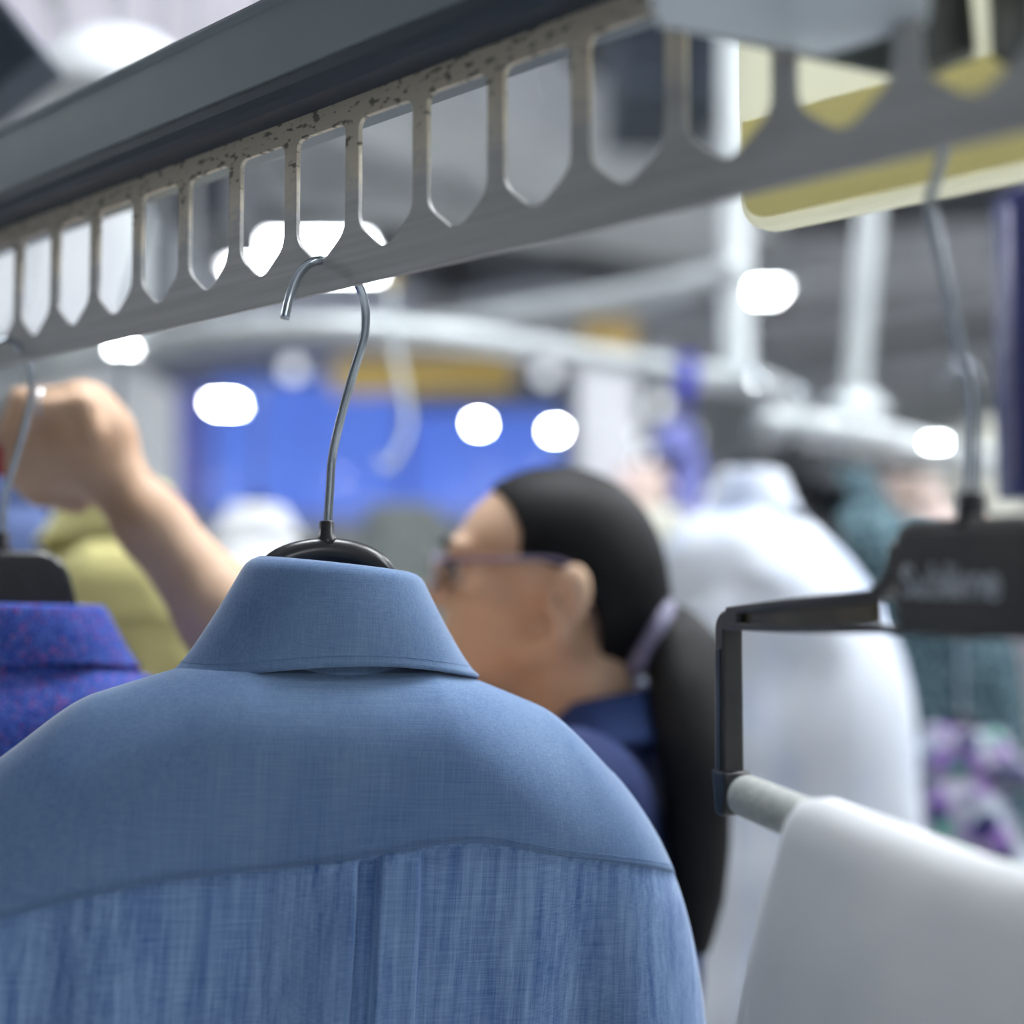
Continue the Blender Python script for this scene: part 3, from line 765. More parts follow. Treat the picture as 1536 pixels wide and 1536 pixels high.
# --- the trouser hanger at the right
TC = P(1458, 860, 0.612)                                       # middle of the hanger
def solve_dir(half):
    tgt = (1086 - 768) / F_PX
    best = None
    for i in range(2000):
        a = math.pi / 2 + i / 2000 * math.pi / 2
        x, y = TC.x + half * math.cos(a), TC.y + half * math.sin(a)
        e = abs(x / y - tgt * 1.0)
        if best is None or e < best[0]: best = (e, a)
    return best[1]
HH = 0.215
TA = solve_dir(HH)
TDIR = Vector((math.cos(TA), math.sin(TA), 0)); TNOR = Vector((-math.sin(TA), math.cos(TA), 0))
if TNOR.y > 0: TNOR = -TNOR
th = thing('trouser_hanger', 'dark plastic trouser hanger with printed name plate at the right edge', 'hanger', TC, 0, 'hangers on the slotted rail')
def tpix(x, y):                       # photo point on the hanger's plane -> (t along, z)
    d = ray(x, y); o_ = Vector((0, 0, CAM_H))
    k = (TC - o_).dot(TNOR) / d.dot(TNOR); p = o_ + d * k
    return ((p - TC).dot(TDIR), p.z - TC.z)
def tmat(off=0.0): return Matrix(((TDIR.x, 0, TNOR.x, TNOR.x * off), (TDIR.y, 0, TNOR.y, TNOR.y * off), (0, 1, 0, 0), (0, 0, 0, 1)))
def hplate(name, outl, th_, bev, m, off=0.0, parent=th):
    o = mesh_obj(name, *outline_plate(outl, th_, bev), m, parent, False, False)
    o.matrix_local = tmat(off)
    return o
tl = tpix
zt_b = tl(1400, 952)[1]; zt_t = tl(1400, 779)[1]; bw = tl(1356, 860)[0]
blk = round_poly([(bw, zt_b), (bw, zt_t), (-bw, zt_t), (-bw, zt_b)], [0.012, 0.014, 0.014, 0.012], 7)
hplate('name_plate', [blk], 0.013, 0.003, M['grey_plastic'])
inn = round_poly([(bw - 0.005, zt_b + 0.009), (bw - 0.005, zt_t - 0.005), (-bw + 0.005, zt_t - 0.005), (-bw + 0.005, zt_b + 0.009)], 0.010, 6)
hplate('plate_face', [inn], 0.003, 0.001, M['grey_plastic'], 0.0065)
# side arms: rim ribbons + recessed web, far arm from the photo, near arm mirrored
def ribbon(path, w0, w1=None):
    pts = [Vector((p[0], p[1], 0)) for p in path]
    n = len(pts); A, Bq = [], []
    for i in range(n):
        d = (pts[min(i + 1, n - 1)] - pts[max(i - 1, 0)]).normalized(); nr = Vector((-d.y, d.x, 0))
        w = w0 + ((w1 if w1 is not None else w0) - w0) * i / (n - 1)
        A.append(pts[i] + nr * w / 2); Bq.append(pts[i] - nr * w / 2)
    return [(p.x, p.y) for p in A] + [(p.x, p.y) for p in Bq[::-1]]
zb_bar = tl(1098, 1185)[1]
e_t = tl(1084, 910); i_t = tl(1325, 886); e_b = tl(1102, 944); i_b = tl(1340, 946); foot = tl(1084, 1192)
xo = e_t[0]
def sm(path, n=6): return [(p.x, p.y) for p in catmull([Vector((a_, b_, 0)) for a_, b_ in path], n)]
for sg in (1, -1):
    def fl(ol): return [[(sg * a_, b_) for a_, b_ in ol]]
    d_ = 0.0022
    top = sm([(xo - 0.014, e_t[1] - d_), ((xo + i_t[0]) / 2, (e_t[1] + i_t[1]) / 2 - d_), (i_t[0] + 0.006, i_t[1] - d_), (bw + 0.012, i_t[1] + 0.0005), (bw + 0.0035, i_t[1] + 0.008), (bw - 0.001, i_t[1] + 0.022)])
    strut = sm([(xo - 0.0062, foot[1]), (xo - 0.0062, (foot[1] + e_t[1]) / 2), (xo - 0.0064, e_t[1] - 0.022), (xo - 0.0078, e_t[1] - 0.010), (xo - 0.016, e_t[1] - 0.0062), (xo - 0.028, e_t[1] - 0.0052)])
    bot = sm([(xo - 0.010, e_b[1] + 0.002), ((xo + bw) / 2, (e_b[1] + zt_b) / 2 + 0.001), (bw - 0.006, zt_b + 0.002), (0.0, zt_b + 0.001)])
    ar = hplate('arm', fl(ribbon(strut, 0.0125, 0.010)), 0.013, 0.002, M['grey_plastic'])
    hplate('top_rim', fl(ribbon(top, 0.0045, 0.008)), 0.013, 0.001, M['grey_plastic'])
    hplate('bottom_rim', fl(ribbon(bot, 0.0042, 0.005)), 0.013, 0.001, M['grey_plastic'])
    hplate('arm_web', fl([(xo - 0.008, e_b[1] + 0.001), (xo - 0.008, e_t[1] - 0.003), (i_t[0] + 0.004, i_t[1] - 0.003), (i_t[0] + 0.004, zt_b + 0.004)]), 0.004, 0.0, M['web_reflection'])
    hplate('arm_groove', fl(ribbon(sm([(xo - 0.0062, foot[1] + 0.008), (xo - 0.0062, e_t[1] - 0.024)]), 0.005)), 0.0146, 0.0005, M['black_plastic'])
    f = [(xo - 0.0005, zb_bar + 0.012), (xo - 0.016, zb_bar + 0.011), (xo - 0.018, zb_bar + 0.002), (xo - 0.014, zb_bar - 0.014), (xo - 0.005, zb_bar - 0.014)]
    hplate('bar_clip', fl(round_poly(f, 0.003, 4)), 0.018, 0.002, M['black_plastic'])
def tp(t, z, off=0.0): return TC + TDIR * t + TNOR * off + Vector((0, 0, z))
SAG = 0.075
def bar_z(t): return zb_bar - SAG * (xo - 0.01 - t) * (1 if t > 0 else 1.0) if t > 0 else zb_bar - SAG * (xo - 0.01) + 0 * t
mesh_obj('trouser_bar', *tube([tp(xo - 0.006, bar_z(xo - 0.01)), tp(0.1, bar_z(0.1)), tp(0, bar_z(0)), tp(-0.1, bar_z(-0.1)), tp(-xo + 0.006, zb_bar)], 0.0065, 14, 6), M['black_plastic'], th, True)
mesh_obj('foam_sleeve', *tube([tp(xo - 0.024, bar_z(xo - 0.024)), tp(0.1, bar_z(0.1)), tp(0.0, bar_z(0)), tp(-0.12, bar_z(-0.1))], [0.0118, 0.0122, 0.0122, 0.0122], 20, 8), M['foam'], th, True)
# name on the plate
fc = bpy.data.curves.new('tmp_text', 'FONT'); fc.body = 'Sublime'; fc.size = 0.021; fc.align_x = 'CENTER'; fc.extrude = 0.0003; fc.offset = 0.0004
fo = bpy.data.objects.new('tmp_text', fc); C.objects.link(fo); bpy.context.view_layer.update()
tm = bpy.data.meshes.new_from_object(fo.evaluated_get(bpy.context.evaluated_depsgraph_get()))
tv = [tuple(v.co) for v in tm.vertices]; tf_ = [tuple(p.vertices) for p in tm.polygons]
bpy.data.objects.remove(fo)
o = mesh_obj('printed_name', tv, tf_, M['print'], th, False, False, 'pale printed lettering on the name plate')
lc = tl(1446, 896)
o.matrix_local = Matrix.Translation(TNOR * 0.0085) @ Matrix(((-TDIR.x, 0, TNOR.x, 0), (-TDIR.y, 0, TNOR.y, 0), (0, 1, 0, lc[1]), (0, 0, 0, 1))) @ Matrix.Translation((-lc[0] * 1.0, 0, 0))
mesh_obj('neck_boss', *lathe([(0.008, -0.004), (0.0066, 0.0), (0.0062, 0.010), (0.0055, 0.011)], tp(0, zt_t), 18), M['black_plastic'], th, True)
hk = [P(1580, 250, 0.545), P(1574, 200, 0.55), P(1548, 158, 0.557), P(1512, 141, 0.566), P(1476, 148, 0.578), P(1444, 172, 0.592), P(1420, 215, 0.604), P(1404, 268, 0.610), P(1396, 310, 0.612), P(1418, 420, 0.612), P(1440, 520, 0.612), P(1454, 588, 0.612), P(1457, 640, 0.612), (TC.x, TC.y, TC.z + zt_t)]
wire_hook(hk, th, 0.0026)

# --- white trousers folded over the bar
tr = thing('white_trousers', 'white trousers folded over the bar of the dark trouser hanger', 'trousers', tp(0, zb_bar - 0.3))
nl_, nd = 60, 70
V = []
for j in range(nd):                      # across the fold: front hem ... over the bar ... back hem
    q = -1 + 2 * j / (nd - 1)
    for i in range(nl_):
        w = i / (nl_ - 1)
        L = 0.42
        arc = 0.024
        d = abs(q) * (L + arc)
        if d < arc:
            an = d / arc * (math.pi / 2)
            r_ = 0.0152
            off = r_ * math.sin(an); zz = r_ * math.cos(an); drop = 0.0
        else:
            drop = d - arc
            off = 0.0152 + 0.010 * (1 - math.exp(-drop / 0.05)) + 0.02 * drop; zz = 0
        t_far = 0.128 + 0.05 * (1 - math.exp(-drop / 0.18)) + 0.10 * drop
        t_near = -0.17
        t = t_far + (t_near - t_far) * w
        off += 0.0035 * math.sin(22 * t + 3 * drop) * min(1, drop / 0.1) + 0.003 * math.sin(9 * t + 1.3) * min(1, drop / 0.05)
        edge = max(0, 1 - w / 0.05)
        off -= 0.004 * edge ** 2 * min(1, drop / 0.02)
        s_ = 1 if q > 0 else -1
        V.append(tuple(tp(t, bar_z(max(t, -0.0)) + zz - drop - 0.004 * edge ** 2 * (drop == 0), s_ * off)))
Fq = grid_faces(nd, nl_)
solid(mesh_obj('folded_legs', V, Fq, M['white_cloth'], tr, True), 0.003, 0)
for s_ in (1,):                          # pressed crease edge down the outer side
    pts = []
    for k in range(14):
        drop = 0.02 + k * 0.03
        off = 0.0152 + 0.010 * (1 - math.exp(-drop / 0.05)) + 0.02 * drop
        t_far = 0.128 + 0.05 * (1 - math.exp(-drop / 0.18)) + 0.10 * drop
        pts.append(tp(t_far - 0.0005, bar_z(t_far) - drop, off - 0.003))
    mesh_obj('side_seam', *tube(pts, 0.0016, 8, 2), M['white_cloth'], tr, True)

# ------------------------------------------------------------------ the woman
WY = 1.40
px = WY / F_PX
HC = P(822, 846, WY)
yaw = math.radians(8)                     # turned slightly away from the camera
hf = Vector((-math.cos(yaw), math.sin(yaw), 0)); hl = Vector((-math.sin(yaw), -math.cos(yaw), 0)); hu = Vector((0, 0, 1))
def H(f, l, u): return HC + hf * f + hl * l + hu * u
HR = [tuple(hf), tuple(hl), tuple(hu)]
woman = thing('person', 'woman in a navy polo shirt with dark ponytail and glasses reaching up to the rail', 'person', (HC.x + 0.06, WY, 0))
AY = 1.25
shoulder = Vector((0.055, 1.27, CAM_H - 0.20)); elbow = P(415, 1015, 1.24); wrist = P(168, 712, 1.24)
B = Field((-0.50, 1.06, 0.0), (0.36, 1.66, 1.72), 0.0045)
# torso and hips
TX = 0.075
B.ellipsoid((TX, 1.42, CAM_H - 0.36), (0.105, 0.165, 0.20), None, 0.0)
B.ellipsoid((TX - 0.01, 1.42, CAM_H - 0.22), (0.075, 0.175, 0.075), None, 0.05)
B.ellipsoid((TX, 1.42, CAM_H - 0.66), (0.115, 0.17, 0.18), None, 0.08)
for s_ in (-1, 1):
    B.chain([(TX, 1.42 + s_ * 0.085, 0.74), (TX - 0.01, 1.42 + s_ * 0.09, 0.44), (TX + 0.01, 1.42 + s_ * 0.09, 0.08)], [0.085, 0.056, 0.04], 0.03)
    B.chain([(TX + 0.02, 1.42 + s_ * 0.09, 0.045), (TX - 0.13, 1.42 + s_ * 0.095, 0.032)], [0.035, 0.028], 0.02)
# far arm hanging forward
B.chain([(TX - 0.01, 1.575, CAM_H - 0.21), (TX - 0.02, 1.60, CAM_H - 0.46), (TX - 0.20, 1.57, CAM_H - 0.56), (TX - 0.26, 1.56, CAM_H - 0.56)], [0.048, 0.04, 0.027, 0.03], 0.02)
# near arm
mid = elbow.lerp(wrist, 0.3)
B.chain([shoulder, shoulder.lerp(elbow, 0.5), elbow], [0.054, 0.046, 0.040], 0.03)
B.chain([elbow, mid, elbow.lerp(wrist, 0.75), wrist], [0.038, 0.040, 0.029, 0.0255], 0.02)
# hand: a fist closed round a hook
kn = P(118, 612, 1.235)
B.chain([wrist, P(150, 660, 1.24), P(128, 625, 1.24)], [0.026, 0.030, 0.026], 0.015)
B.ellipsoid(P(122, 655, 1.242), (0.034, 0.042, 0.048), None, 0.02)
B.ellipsoid(P(66, 684, 1.245), (0.036, 0.030, 0.034), None, 0.02)
fy = [1.205, 1.224, 1.245, 1.266]
for i, y in enumerate(fy):
    ln = (0.82, 0.95, 1.0, 0.93)[i]
    k0 = P(120 + (6, 0, -2, 4)[i], 596 + (14, 2, -2, 2)[i], y)
    k1 = k0 + Vector((-0.052 * ln, 0, -0.002)); k2 = k1 + Vector((-0.014, 0.004, -0.032 * ln)); k3 = k2 + Vector((0.020, 0.004, -0.012))
    B.chain([P(140, 650, y), k0, k1, k2, k3], [0.011, 0.0112, 0.0098, 0.0086, 0.0074], 0.006)
B.chain([P(150, 712, 1.262), P(112, 742, 1.262), P(62, 738, 1.254), P(22, 712, 1.245)], [0.018, 0.015, 0.0115, 0.0085], 0.012)
# neck and head
B.capsule(H(-0.025, 0, -0.055), H(-0.048, 0, -0.22), 0.050, 0.060, 0.02)
B.capsule(H(0.045, 0, -0.085), H(-0.02, 0, -0.15), 0.030, 0.042, 0.03)
B.ellipsoid(H(-0.004, 0, 0.006), (0.098, 0.074, 0.084), HR, 0.02)
B.ellipsoid(H(0.050, 0, -0.050), (0.052, 0.056, 0.070), HR, 0.025)
B.ellipsoid(H(0.062, 0, -0.085), (0.036, 0.040, 0.034), HR, 0.02)
B.capsule(H(0.088, 0, -0.104), H(0.086, 0, -0.108), 0.015, 0.015, 0.015)
B.capsule(H(-0.020, 0.050, -0.070), H(0.065, 0.026, -0.100), 0.020, 0.018, 0.02)
B.capsule(H(-0.020, -0.050, -0.070), H(0.065, -0.026, -0.100), 0.020, 0.018, 0.02)
for s_ in (-1, 1):
    B.ellipsoid(H(0.052, s_ * 0.048, -0.032), (0.026, 0.016, 0.020), HR, 0.015)
    B.capsule(H(0.092, s_ * 0.014, 0.016), H(0.082, s_ * 0.044, 0.014), 0.010, 0.010, 0.012)
    B.carve(H(0.098, s_ * 0.031, -0.006), (0.013, 0.016, 0.011), HR, 0.012)
    # ear: rim, lobe and a hollow
    B.ellipsoid(H(-0.026, s_ * 0.074, -0.034), (0.020, 0.012, 0.030), HR, 0.006)
    B.ellipsoid(H(-0.034, s_ * 0.080, -0.026), (0.017, 0.010, 0.026), HR, 0.006)
    B.ellipsoid(H(-0.020, s_ * 0.074, -0.066), (0.010, 0.008, 0.012), HR, 0.008)
    B.carve(H(-0.021, s_ * 0.092, -0.034), (0.011, 0.016, 0.019), HR, 0.004)
B.chain([H(0.093, 0, 0.006), H(0.108, 0, -0.018), H(0.117, 0, -0.032)], [0.010, 0.011, 0.0115], 0.010)
for s_ in (-1, 1): B.ellipsoid(H(0.104, s_ * 0.012, -0.037), (0.012, 0.008, 0.008), HR, 0.006)
B.ellipsoid(H(0.093, 0, -0.062), (0.014, 0.022, 0.009), HR, 0.008)
B.ellipsoid(H(0.092, 0, -0.075), (0.013, 0.019, 0.008), HR, 0.007)
V, Fq = B.mesh()
body = smooth_mod(mesh_obj('body', V, Fq, M['skin'], woman, True, True, 'skin of face, neck and raised arm'), 2)
# eyes, brow, lips
for s_ in (-1, 1):
    e = mesh_obj('eye', *lathe([(0.0005, -0.0105), (0.006, -0.0088), (0.0098, -0.004), (0.0105, 0), (0.0098, 0.004), (0.006, 0.0088), (0.0005, 0.0105)], H(0.084, s_ * 0.031, -0.006), 16), M['eye_white'], woman)
    pc = H(0.0945, s_ * 0.034, -0.006)
    mesh_obj('iris', *lathe([(0.0005, -0.006), (0.004, -0.0045), (0.0055, 0), (0.004, 0.0045), (0.0005, 0.006)], pc, 12), M['iris'], e, True, False).location = -Vector((0, 0, 0))
    bpy.data.objects[-1] if False else None
for o in [o for o in C.objects if o.name.startswith('iris')]:
    o.data.transform(Matrix.Translation(-woman.location))
for s_ in (-1, 1):
    mesh_obj('eyebrow', *tube([H(0.100, s_ * 0.012, 0.017), H(0.098, s_ * 0.030, 0.022), H(0.082, s_ * 0.050, 0.018)], [0.0040, 0.0048, 0.0022], 8, 6), M['hair'], woman)
    mesh_obj('eyelashes', *tube([H(0.100, s_ * 0.018, -0.003), H(0.099, s_ * 0.032, 0.0015), H(0.086, s_ * 0.048, -0.005)], [0.0022, 0.0042, 0.0024], 8, 6), M['iris'], woman)
mesh_obj('lips', *tube([H(0.094, -0.022, -0.069), H(0.107, -0.008, -0.068), H(0.107, 0.008, -0.068), H(0.094, 0.022, -0.069)], [0.002, 0.005, 0.005, 0.002], 8, 6), M['lip'], woman)
# hair cap with hairline, gathered into a low tail
Hh = Field(H(0.10, 0, 0) - Vector((0.02, 0.12, 0.16)), H(-0.14, 0, 0.13) + Vector((0.06, 0.12, 0.0)), 0.0042)
Hh.ellipsoid(H(-0.008, 0, 0.008), (0.104, 0.080, 0.0905), HR, 0.0)
Hh.ellipsoid(H(-0.052, 0, -0.035), (0.068, 0.070, 0.070), HR, 0.03)
hu_a = np.array([-0.15, -0.075, -0.060, -0.012, 0.0, 0.004, 0.030, 0.052, 0.072, 0.085, 0.11]); hu_f = np.array([-0.052, -0.056, -0.056, -0.040, -0.004, 0.020, 0.018, 0.028, 0.044, 0.060, 0.080])
hc = np.array(HC)
def hclip(X, Y, Z):
    f = (X - hc[0]) * hf.x + (Y - hc[1]) * hf.y + 0 * Z; l = (X - hc[0]) * hl.x + (Y - hc[1]) * hl.y + 0 * Z; u_ = Z - hc[2] + 0 * X + 0 * Y
    line = np.interp(u_, hu_a, hu_f) + 0.012 * (1 - np.clip(np.abs(l) / 0.05, 0, 1))
    return (f - line) * 0.8
Hh.clip(hclip)
Hh.ellipsoid(P(958, 950, WY), (0.034, 0.036, 0.036), None, 0.03)
V, Fq = Hh.mesh()
hair = smooth_mod(mesh_obj('hair', V, Fq, M['hair'], woman, True, True, 'black hair pulled back'), 4)
tie_c = P(972, 972, WY)
tail = [(958, 940, 1.40), (996, 940, 1.39), (1024, 985, 1.36), (1036, 1060, 1.32), (1043, 1160, 1.29), (1047, 1270, 1.285), (1050, 1350, 1.285), (1052, 1430, 1.29)]
mesh_obj('ponytail', *tube([P(*q) for q in tail], [0.022, 0.027, 0.040, 0.038, 0.033, 0.029, 0.022, 0.006], 18, 6, (1.0, 1.0)), M['hair'], woman, True, True, 'long black ponytail')
ring_pts = []
ax = (P(1000, 968, WY) - P(955, 945, WY)).normalized(); e1 = ax.orthogonal().normalized(); e2 = ax.cross(e1)
for k in range(25):
    a = k / 24 * 2 * math.pi
    ring_pts.append(P(974, 958, 1.38) + (e1 * math.cos(a) + e2 * math.sin(a)) * 0.033)
mesh_obj('hair_tie', *tube(ring_pts, 0.012, 10, 2), M['lavender'], woman, True, True, 'lavender hair tie')
# glasses
gl = mesh_obj('glasses', *merge(tube([H(0.100, 0.060, 0.002), H(0.04, 0.078, 0.003), H(-0.020, 0.080, 0.002), H(-0.046, 0.078, -0.018)], 0.0022, 8, 6),
                                 tube([H(0.100, -0.060, 0.002), H(0.04, -0.078, 0.003), H(-0.020, -0.080, 0.002), H(-0.046, -0.078, -0.018)], 0.0022, 8, 6),
                                 tube([H(0.112, 0.010, 0.0), H(0.117, 0, 0.003), H(0.112, -0.010, 0.0)], 0.002, 8, 6)), M['glasses'], woman, True, True, 'thin violet spectacle frame')
for s_ in (-1, 1):
    rp = []
    for k in range(29):
        a = k / 28 * 2 * math.pi
        l_, u_ = 0.034 + 0.025 * math.cos(a) * (1 - 0.06 * math.cos(2 * a)), -0.008 + 0.019 * math.sin(a)
        rp.append(H(0.116 - 6.0 * max(0, l_ - 0.01) ** 2, s_ * l_, u_) - woman.location)
    g = mesh_obj('lens_rim', *tube(rp, 0.0019, 8, 1), M['glasses'], gl, True, False)
    cen = sum(rp, Vector()) / len(rp)
    mesh_obj('lens', [tuple(p) for p in rp[:-1]] + [tuple(cen)], [(k, (k + 1) % 28, 28) for k in range(28)], M['lens'], gl, True, False)
# polo shirt
Q = Field((-0.22, 1.06, 0.55), (0.36, 1.70, 1.46), 0.005)
g_ = 0.010
Q.ellipsoid((TX, 1.42, CAM_H - 0.36), (0.105 + g_, 0.165 + g_, 0.20 + g_), None, 0.0)
Q.ellipsoid((TX - 0.01, 1.42, CAM_H - 0.22), (0.075 + g_, 0.175 + g_, 0.075 + g_), None, 0.05)
Q.ellipsoid((TX, 1.42, CAM_H - 0.66), (0.115 + g_, 0.17 + g_, 0.18 + g_), None, 0.08)
Q.chain([shoulder, shoulder.lerp(elbow, 0.55)], [0.068, 0.062], 0.03)
Q.chain([(TX - 0.01, 1.575, CAM_H - 0.21), (TX - 0.015, 1.59, CAM_H - 0.36)], [0.060, 0.055], 0.03)
Q.capsule(H(-0.058, 0, -0.150), H(-0.066, 0, -0.23), 0.060, 0.075, 0.03)
zt0 = H(0, 0, -0.135).z
Q.clip(lambda X, Y, Z: np.maximum((Z - zt0) + 0.35 * (HC.x + 0.06 - X) + 0 * Y, 0.63 - Z + 0 * X + 0 * Y))
V, Fq = Q.mesh()
polo = smooth_mod(mesh_obj('polo_shirt', V, Fq, M['navy'], woman, True, True, 'navy polo shirt'), 4)
# folded collar round the neck
V = []
ncol, nrow = 49, 8
for r_ in range(nrow):
    q = r_ / (nrow - 1)
    for k in range(ncol):
        a = -2.7 + 5.4 * k / (ncol - 1)       # 0 at the nape
        rad_f = 0.060 + 0.026 * q; rad_l = 0.060 + 0.034 * q
        c_ = H(-0.056, 0, -0.118)
        dz = -0.046 * q - 0.030 * (abs(a) / 2.7) ** 2 - 0.012 * math.sin(math.pi * q) * 0
        V.append(tuple(c_ + hf * (-math.cos(a) * rad_f) + hl * (math.sin(a) * rad_l) + hu * dz))
V = [tuple(Vector(v) - woman.location) for v in V]
solid(mesh_obj('collar', V, grid_faces(nrow, ncol), M['navy_rib'], polo, True, False), 0.005, 0)
# trousers and shoes
Tt = Field((-0.15, 1.15, 0.0), (0.33, 1.70, 0.9), 0.008)
Tt.ellipsoid((TX, 1.42, CAM_H - 0.68), (0.122, 0.178, 0.16), None, 0.0)
for s_ in (-1, 1): Tt.chain([(TX, 1.42 + s_ * 0.085, 0.74), (TX - 0.01, 1.42 + s_ * 0.09, 0.44), (TX + 0.01, 1.42 + s_ * 0.09, 0.10)], [0.095, 0.072, 0.065], 0.03)
V, Fq = Tt.mesh(); smooth_mod(mesh_obj('trousers', V, Fq, M['black_trouser'], woman), 3)
for s_ in (-1, 1):
    Sf = Field((-0.12, 1.26 + 0.05 + s_ * 0.09, 0.0), (0.22, 1.54 + s_ * 0.09, 0.14), 0.006)
    Sf.chain([(TX + 0.03, 1.42 + s_ * 0.09, 0.052), (TX - 0.06, 1.42 + s_ * 0.093, 0.045), (TX - 0.14, 1.42 + s_ * 0.097, 0.038)], [0.046, 0.042, 0.034], 0.02)
    V, Fq = Sf.mesh(); mesh_obj('shoe', V, Fq, M['black_cloth'], woman)
# ring on the finger
rc = P(64, 606, 1.205); rp = [rc + Vector((0, math.cos(a), math.sin(a))) * 0.0118 for a in np.linspace(0, 2 * math.pi, 21)]
mesh_obj('ring', *tube(rp, 0.0022, 8, 1), M['silver'], woman, True, True, 'silver ring')
# red tag held in the hand
rt = P(-4, 690, 1.235)
tgt = thing('hang_tag', 'small red tag held in the raised hand', 'tag', rt)
mesh_obj('tag_card', *bbox(rt.x - 0.022, rt.x + 0.012, rt.y - 0.002, rt.y + 0.002, rt.z - 0.014, rt.z + 0.014, 0.0012), M['red'], tgt, False)
mesh_obj('tag_string', *tube([rt + Vector((-0.015, 0, 0.012)), rt + Vector((-0.022, 0, 0.035)), rt + Vector((-0.018, 0, 0.055))], 0.001, 6, 5), M['red'], tgt)

# ------------------------------------------------------------------ rails, posts behind
def rail_tube(name, label, pix, z, r, m=M['rail_white'], extra=()):
    pts = [PZ(x, y, z) for x, y in pix]
    t = thing(name, label, 'rail', pts[len(pts) // 2], 0, 'conveyor rails behind')
    mesh_obj('rail_tube', *tube(pts, r, 16, 8, (1.0, 1.0)), m, t)
    mesh_obj('rail_flange', *tube([p + Vector((0, 0, -r * 1.15)) for p in pts], r * 0.42, 8, 8, (1.0, 0.7)), M['beam'], t)
    return t, pts
rA, ptsA = rail_tube('conveyor_tube', 'pale curved conveyor tube bending behind the middle hanger hook',
                     [(-160, 640), (60, 560), (160, 527), (260, 508), (380, 495), (520, 491), (640, 499), (800, 520), (1000, 552), (1130, 574), (1180, 592), (1205, 625)], 0.52, 0.026)
rB, ptsB = rail_tube('conveyor_tube', 'pale straight conveyor tube climbing right behind the rail',
                     [(560, 505), (650, 490), (800, 466), (950, 440), (1060, 418), (1110, 400)], 0.70, 0.027)
rC, ptsC = rail_tube('conveyor_tube', 'pale conveyor tube above the hung garments on the right',
                     [(1150, 634), (1230, 642), (1330, 657), (1450, 682), (1560, 704), (1800, 742)], 0.30, 0.027)
def post(name, label, a, b, w, m, cat='post', group='posts behind the rail'):
    a, b = Vector(a), Vector(b)
    t = thing(name, label, cat, b, 0, group)
    mesh_obj('shaft', *tube([a, b], w * 0.62, 4, 1), m, t, False)
    mesh_obj('end_plate', *bbox(b.x - w, b.x + w, b.y - w, b.y + w, b.z - 0.008, b.z + 0.008, 0.003), m, t, False)
    return t
pB = PZ(1106, 404, 0.70)
pA = PZ(1106, 568, 0.52)
post('support_post', 'white square support post beside the guard panel', (pA.x, pA.y, RZ), (pA.x, pA.y, pA.z), 0.062, M['post_white'])
q0 = PZ(1282, 600, 0.40); q1 = P(1306, 300, q0.y)
post('support_post', 'pale leaning support post right of the white post', q1 + (q1 - q0) * 2.2, q0, 0.044, M['rail_white'])
mesh_obj('swivel_joint', *lathe([(0.01, 0.04), (0.05, 0.03), (0.075, 0.0), (0.07, -0.03), (0.02, -0.05)], q0 + Vector((0, 0, -0.02)), 20), M['rail_white'],
         thing('rail_swivel', 'round pale joint at the foot of the leaning post', 'joint', q0))
# white pillar
c = P(912, 700, 4.6)
t = thing('pillar', 'white square pillar behind the woman', 'pillar', (c.x, c.y, 0))
mesh_obj('shaft', *bbox(c.x - 0.095, c.x + 0.095, c.y, c.y + 0.2, 0.0, P(912, 545, 4.6).z, 0.012), M['white_duct'], t, False)
mesh_obj('foot', *bbox(c.x - 0.13, c.x + 0.13, c.y - 0.03, c.y + 0.23, 0.0, 0.12, 0.01), M['machine_grey'], t, False)
# blue clip on tube A and yellow tags
def clip_on(x, y, z, m, label, h=0.05, w=0.028):
    p = PZ(x, y, z)
    t = thing('rail_clip', label, 'clip', p, 0, 'clips on the rails')
    mesh_obj('jaw', *bbox(p.x - w, p.x + w, p.y - 0.04, p.y + 0.04, p.z - h, p.z + h * 0.7, 0.008), m, t, False)
    mesh_obj('tongue', *bbox(p.x - w * 0.5, p.x + w * 0.5, p.y - 0.012, p.y + 0.012, p.z - h * 1.9, p.z - h * 0.9, 0.005), m, t, False)
clip_on(1027, 556, 0.52, M['blue_clip'], 'blue plastic clip on the curved conveyor tube')
clip_on(1182, 692, 0.235, M['red'], 'red clip above the white shirt', 0.03, 0.022)
clip_on(586, 420, 0.62, M['yellow_paint'], 'yellow knob below the slotted rail', 0.014, 0.014)
# faint hanging wire hook behind the middle hanger
t = thing('spare_hook', 'blurred empty wire hook hanging behind the middle hanger', 'hook', P(590, 430, 2.75))
mesh_obj('wire', *tube([P(586, 430, 2.75), P(590, 500, 2.75), P(602, 570, 2.75), P(612, 630, 2.75), P(602, 670, 2.75), P(582, 700, 2.75), P(570, 690, 2.75)], 0.006, 8, 6), M['post_white'], t)

# ------------------------------------------------------------------ background garments
def back_garment(name, label, x, y, Y, rot, shape, m, m2=None, group='garments hung behind', hook_top=None, nu=61):
    p = P(x, y, Y)
    t = shirt(name, label, p, rot, shape, m, m2 or m, m2 or m, group=group, nu=nu, nt=40)
    hg = thing('clothes_hanger', 'hanger inside the ' + label.split(' hung')[0].split(' behind')[0].split(' on')[0], 'hanger', (p.x, p.y, p.z + 0.05), rot, 'hangers behind')
    hanger_body(hg, shape.half * 0.85, 0.03, -0.05 - shape.drop - 0.02, M['black_plastic'], 0.007)
    top = (hook_top.z - p.z - 0.05) if hook_top is not None else 0.16
    mesh_obj('hook', *tube([(0, 0, 0.0), (0.0, 0, top * 0.5), (0.02, 0, top * 0.75), (0.028, 0, top), (0.0, 0, top + 0.03), (-0.028, 0, top)], 0.003, 8, 6), M['wire'], hg, True, False)
    return t
YC = ptsC[1].y
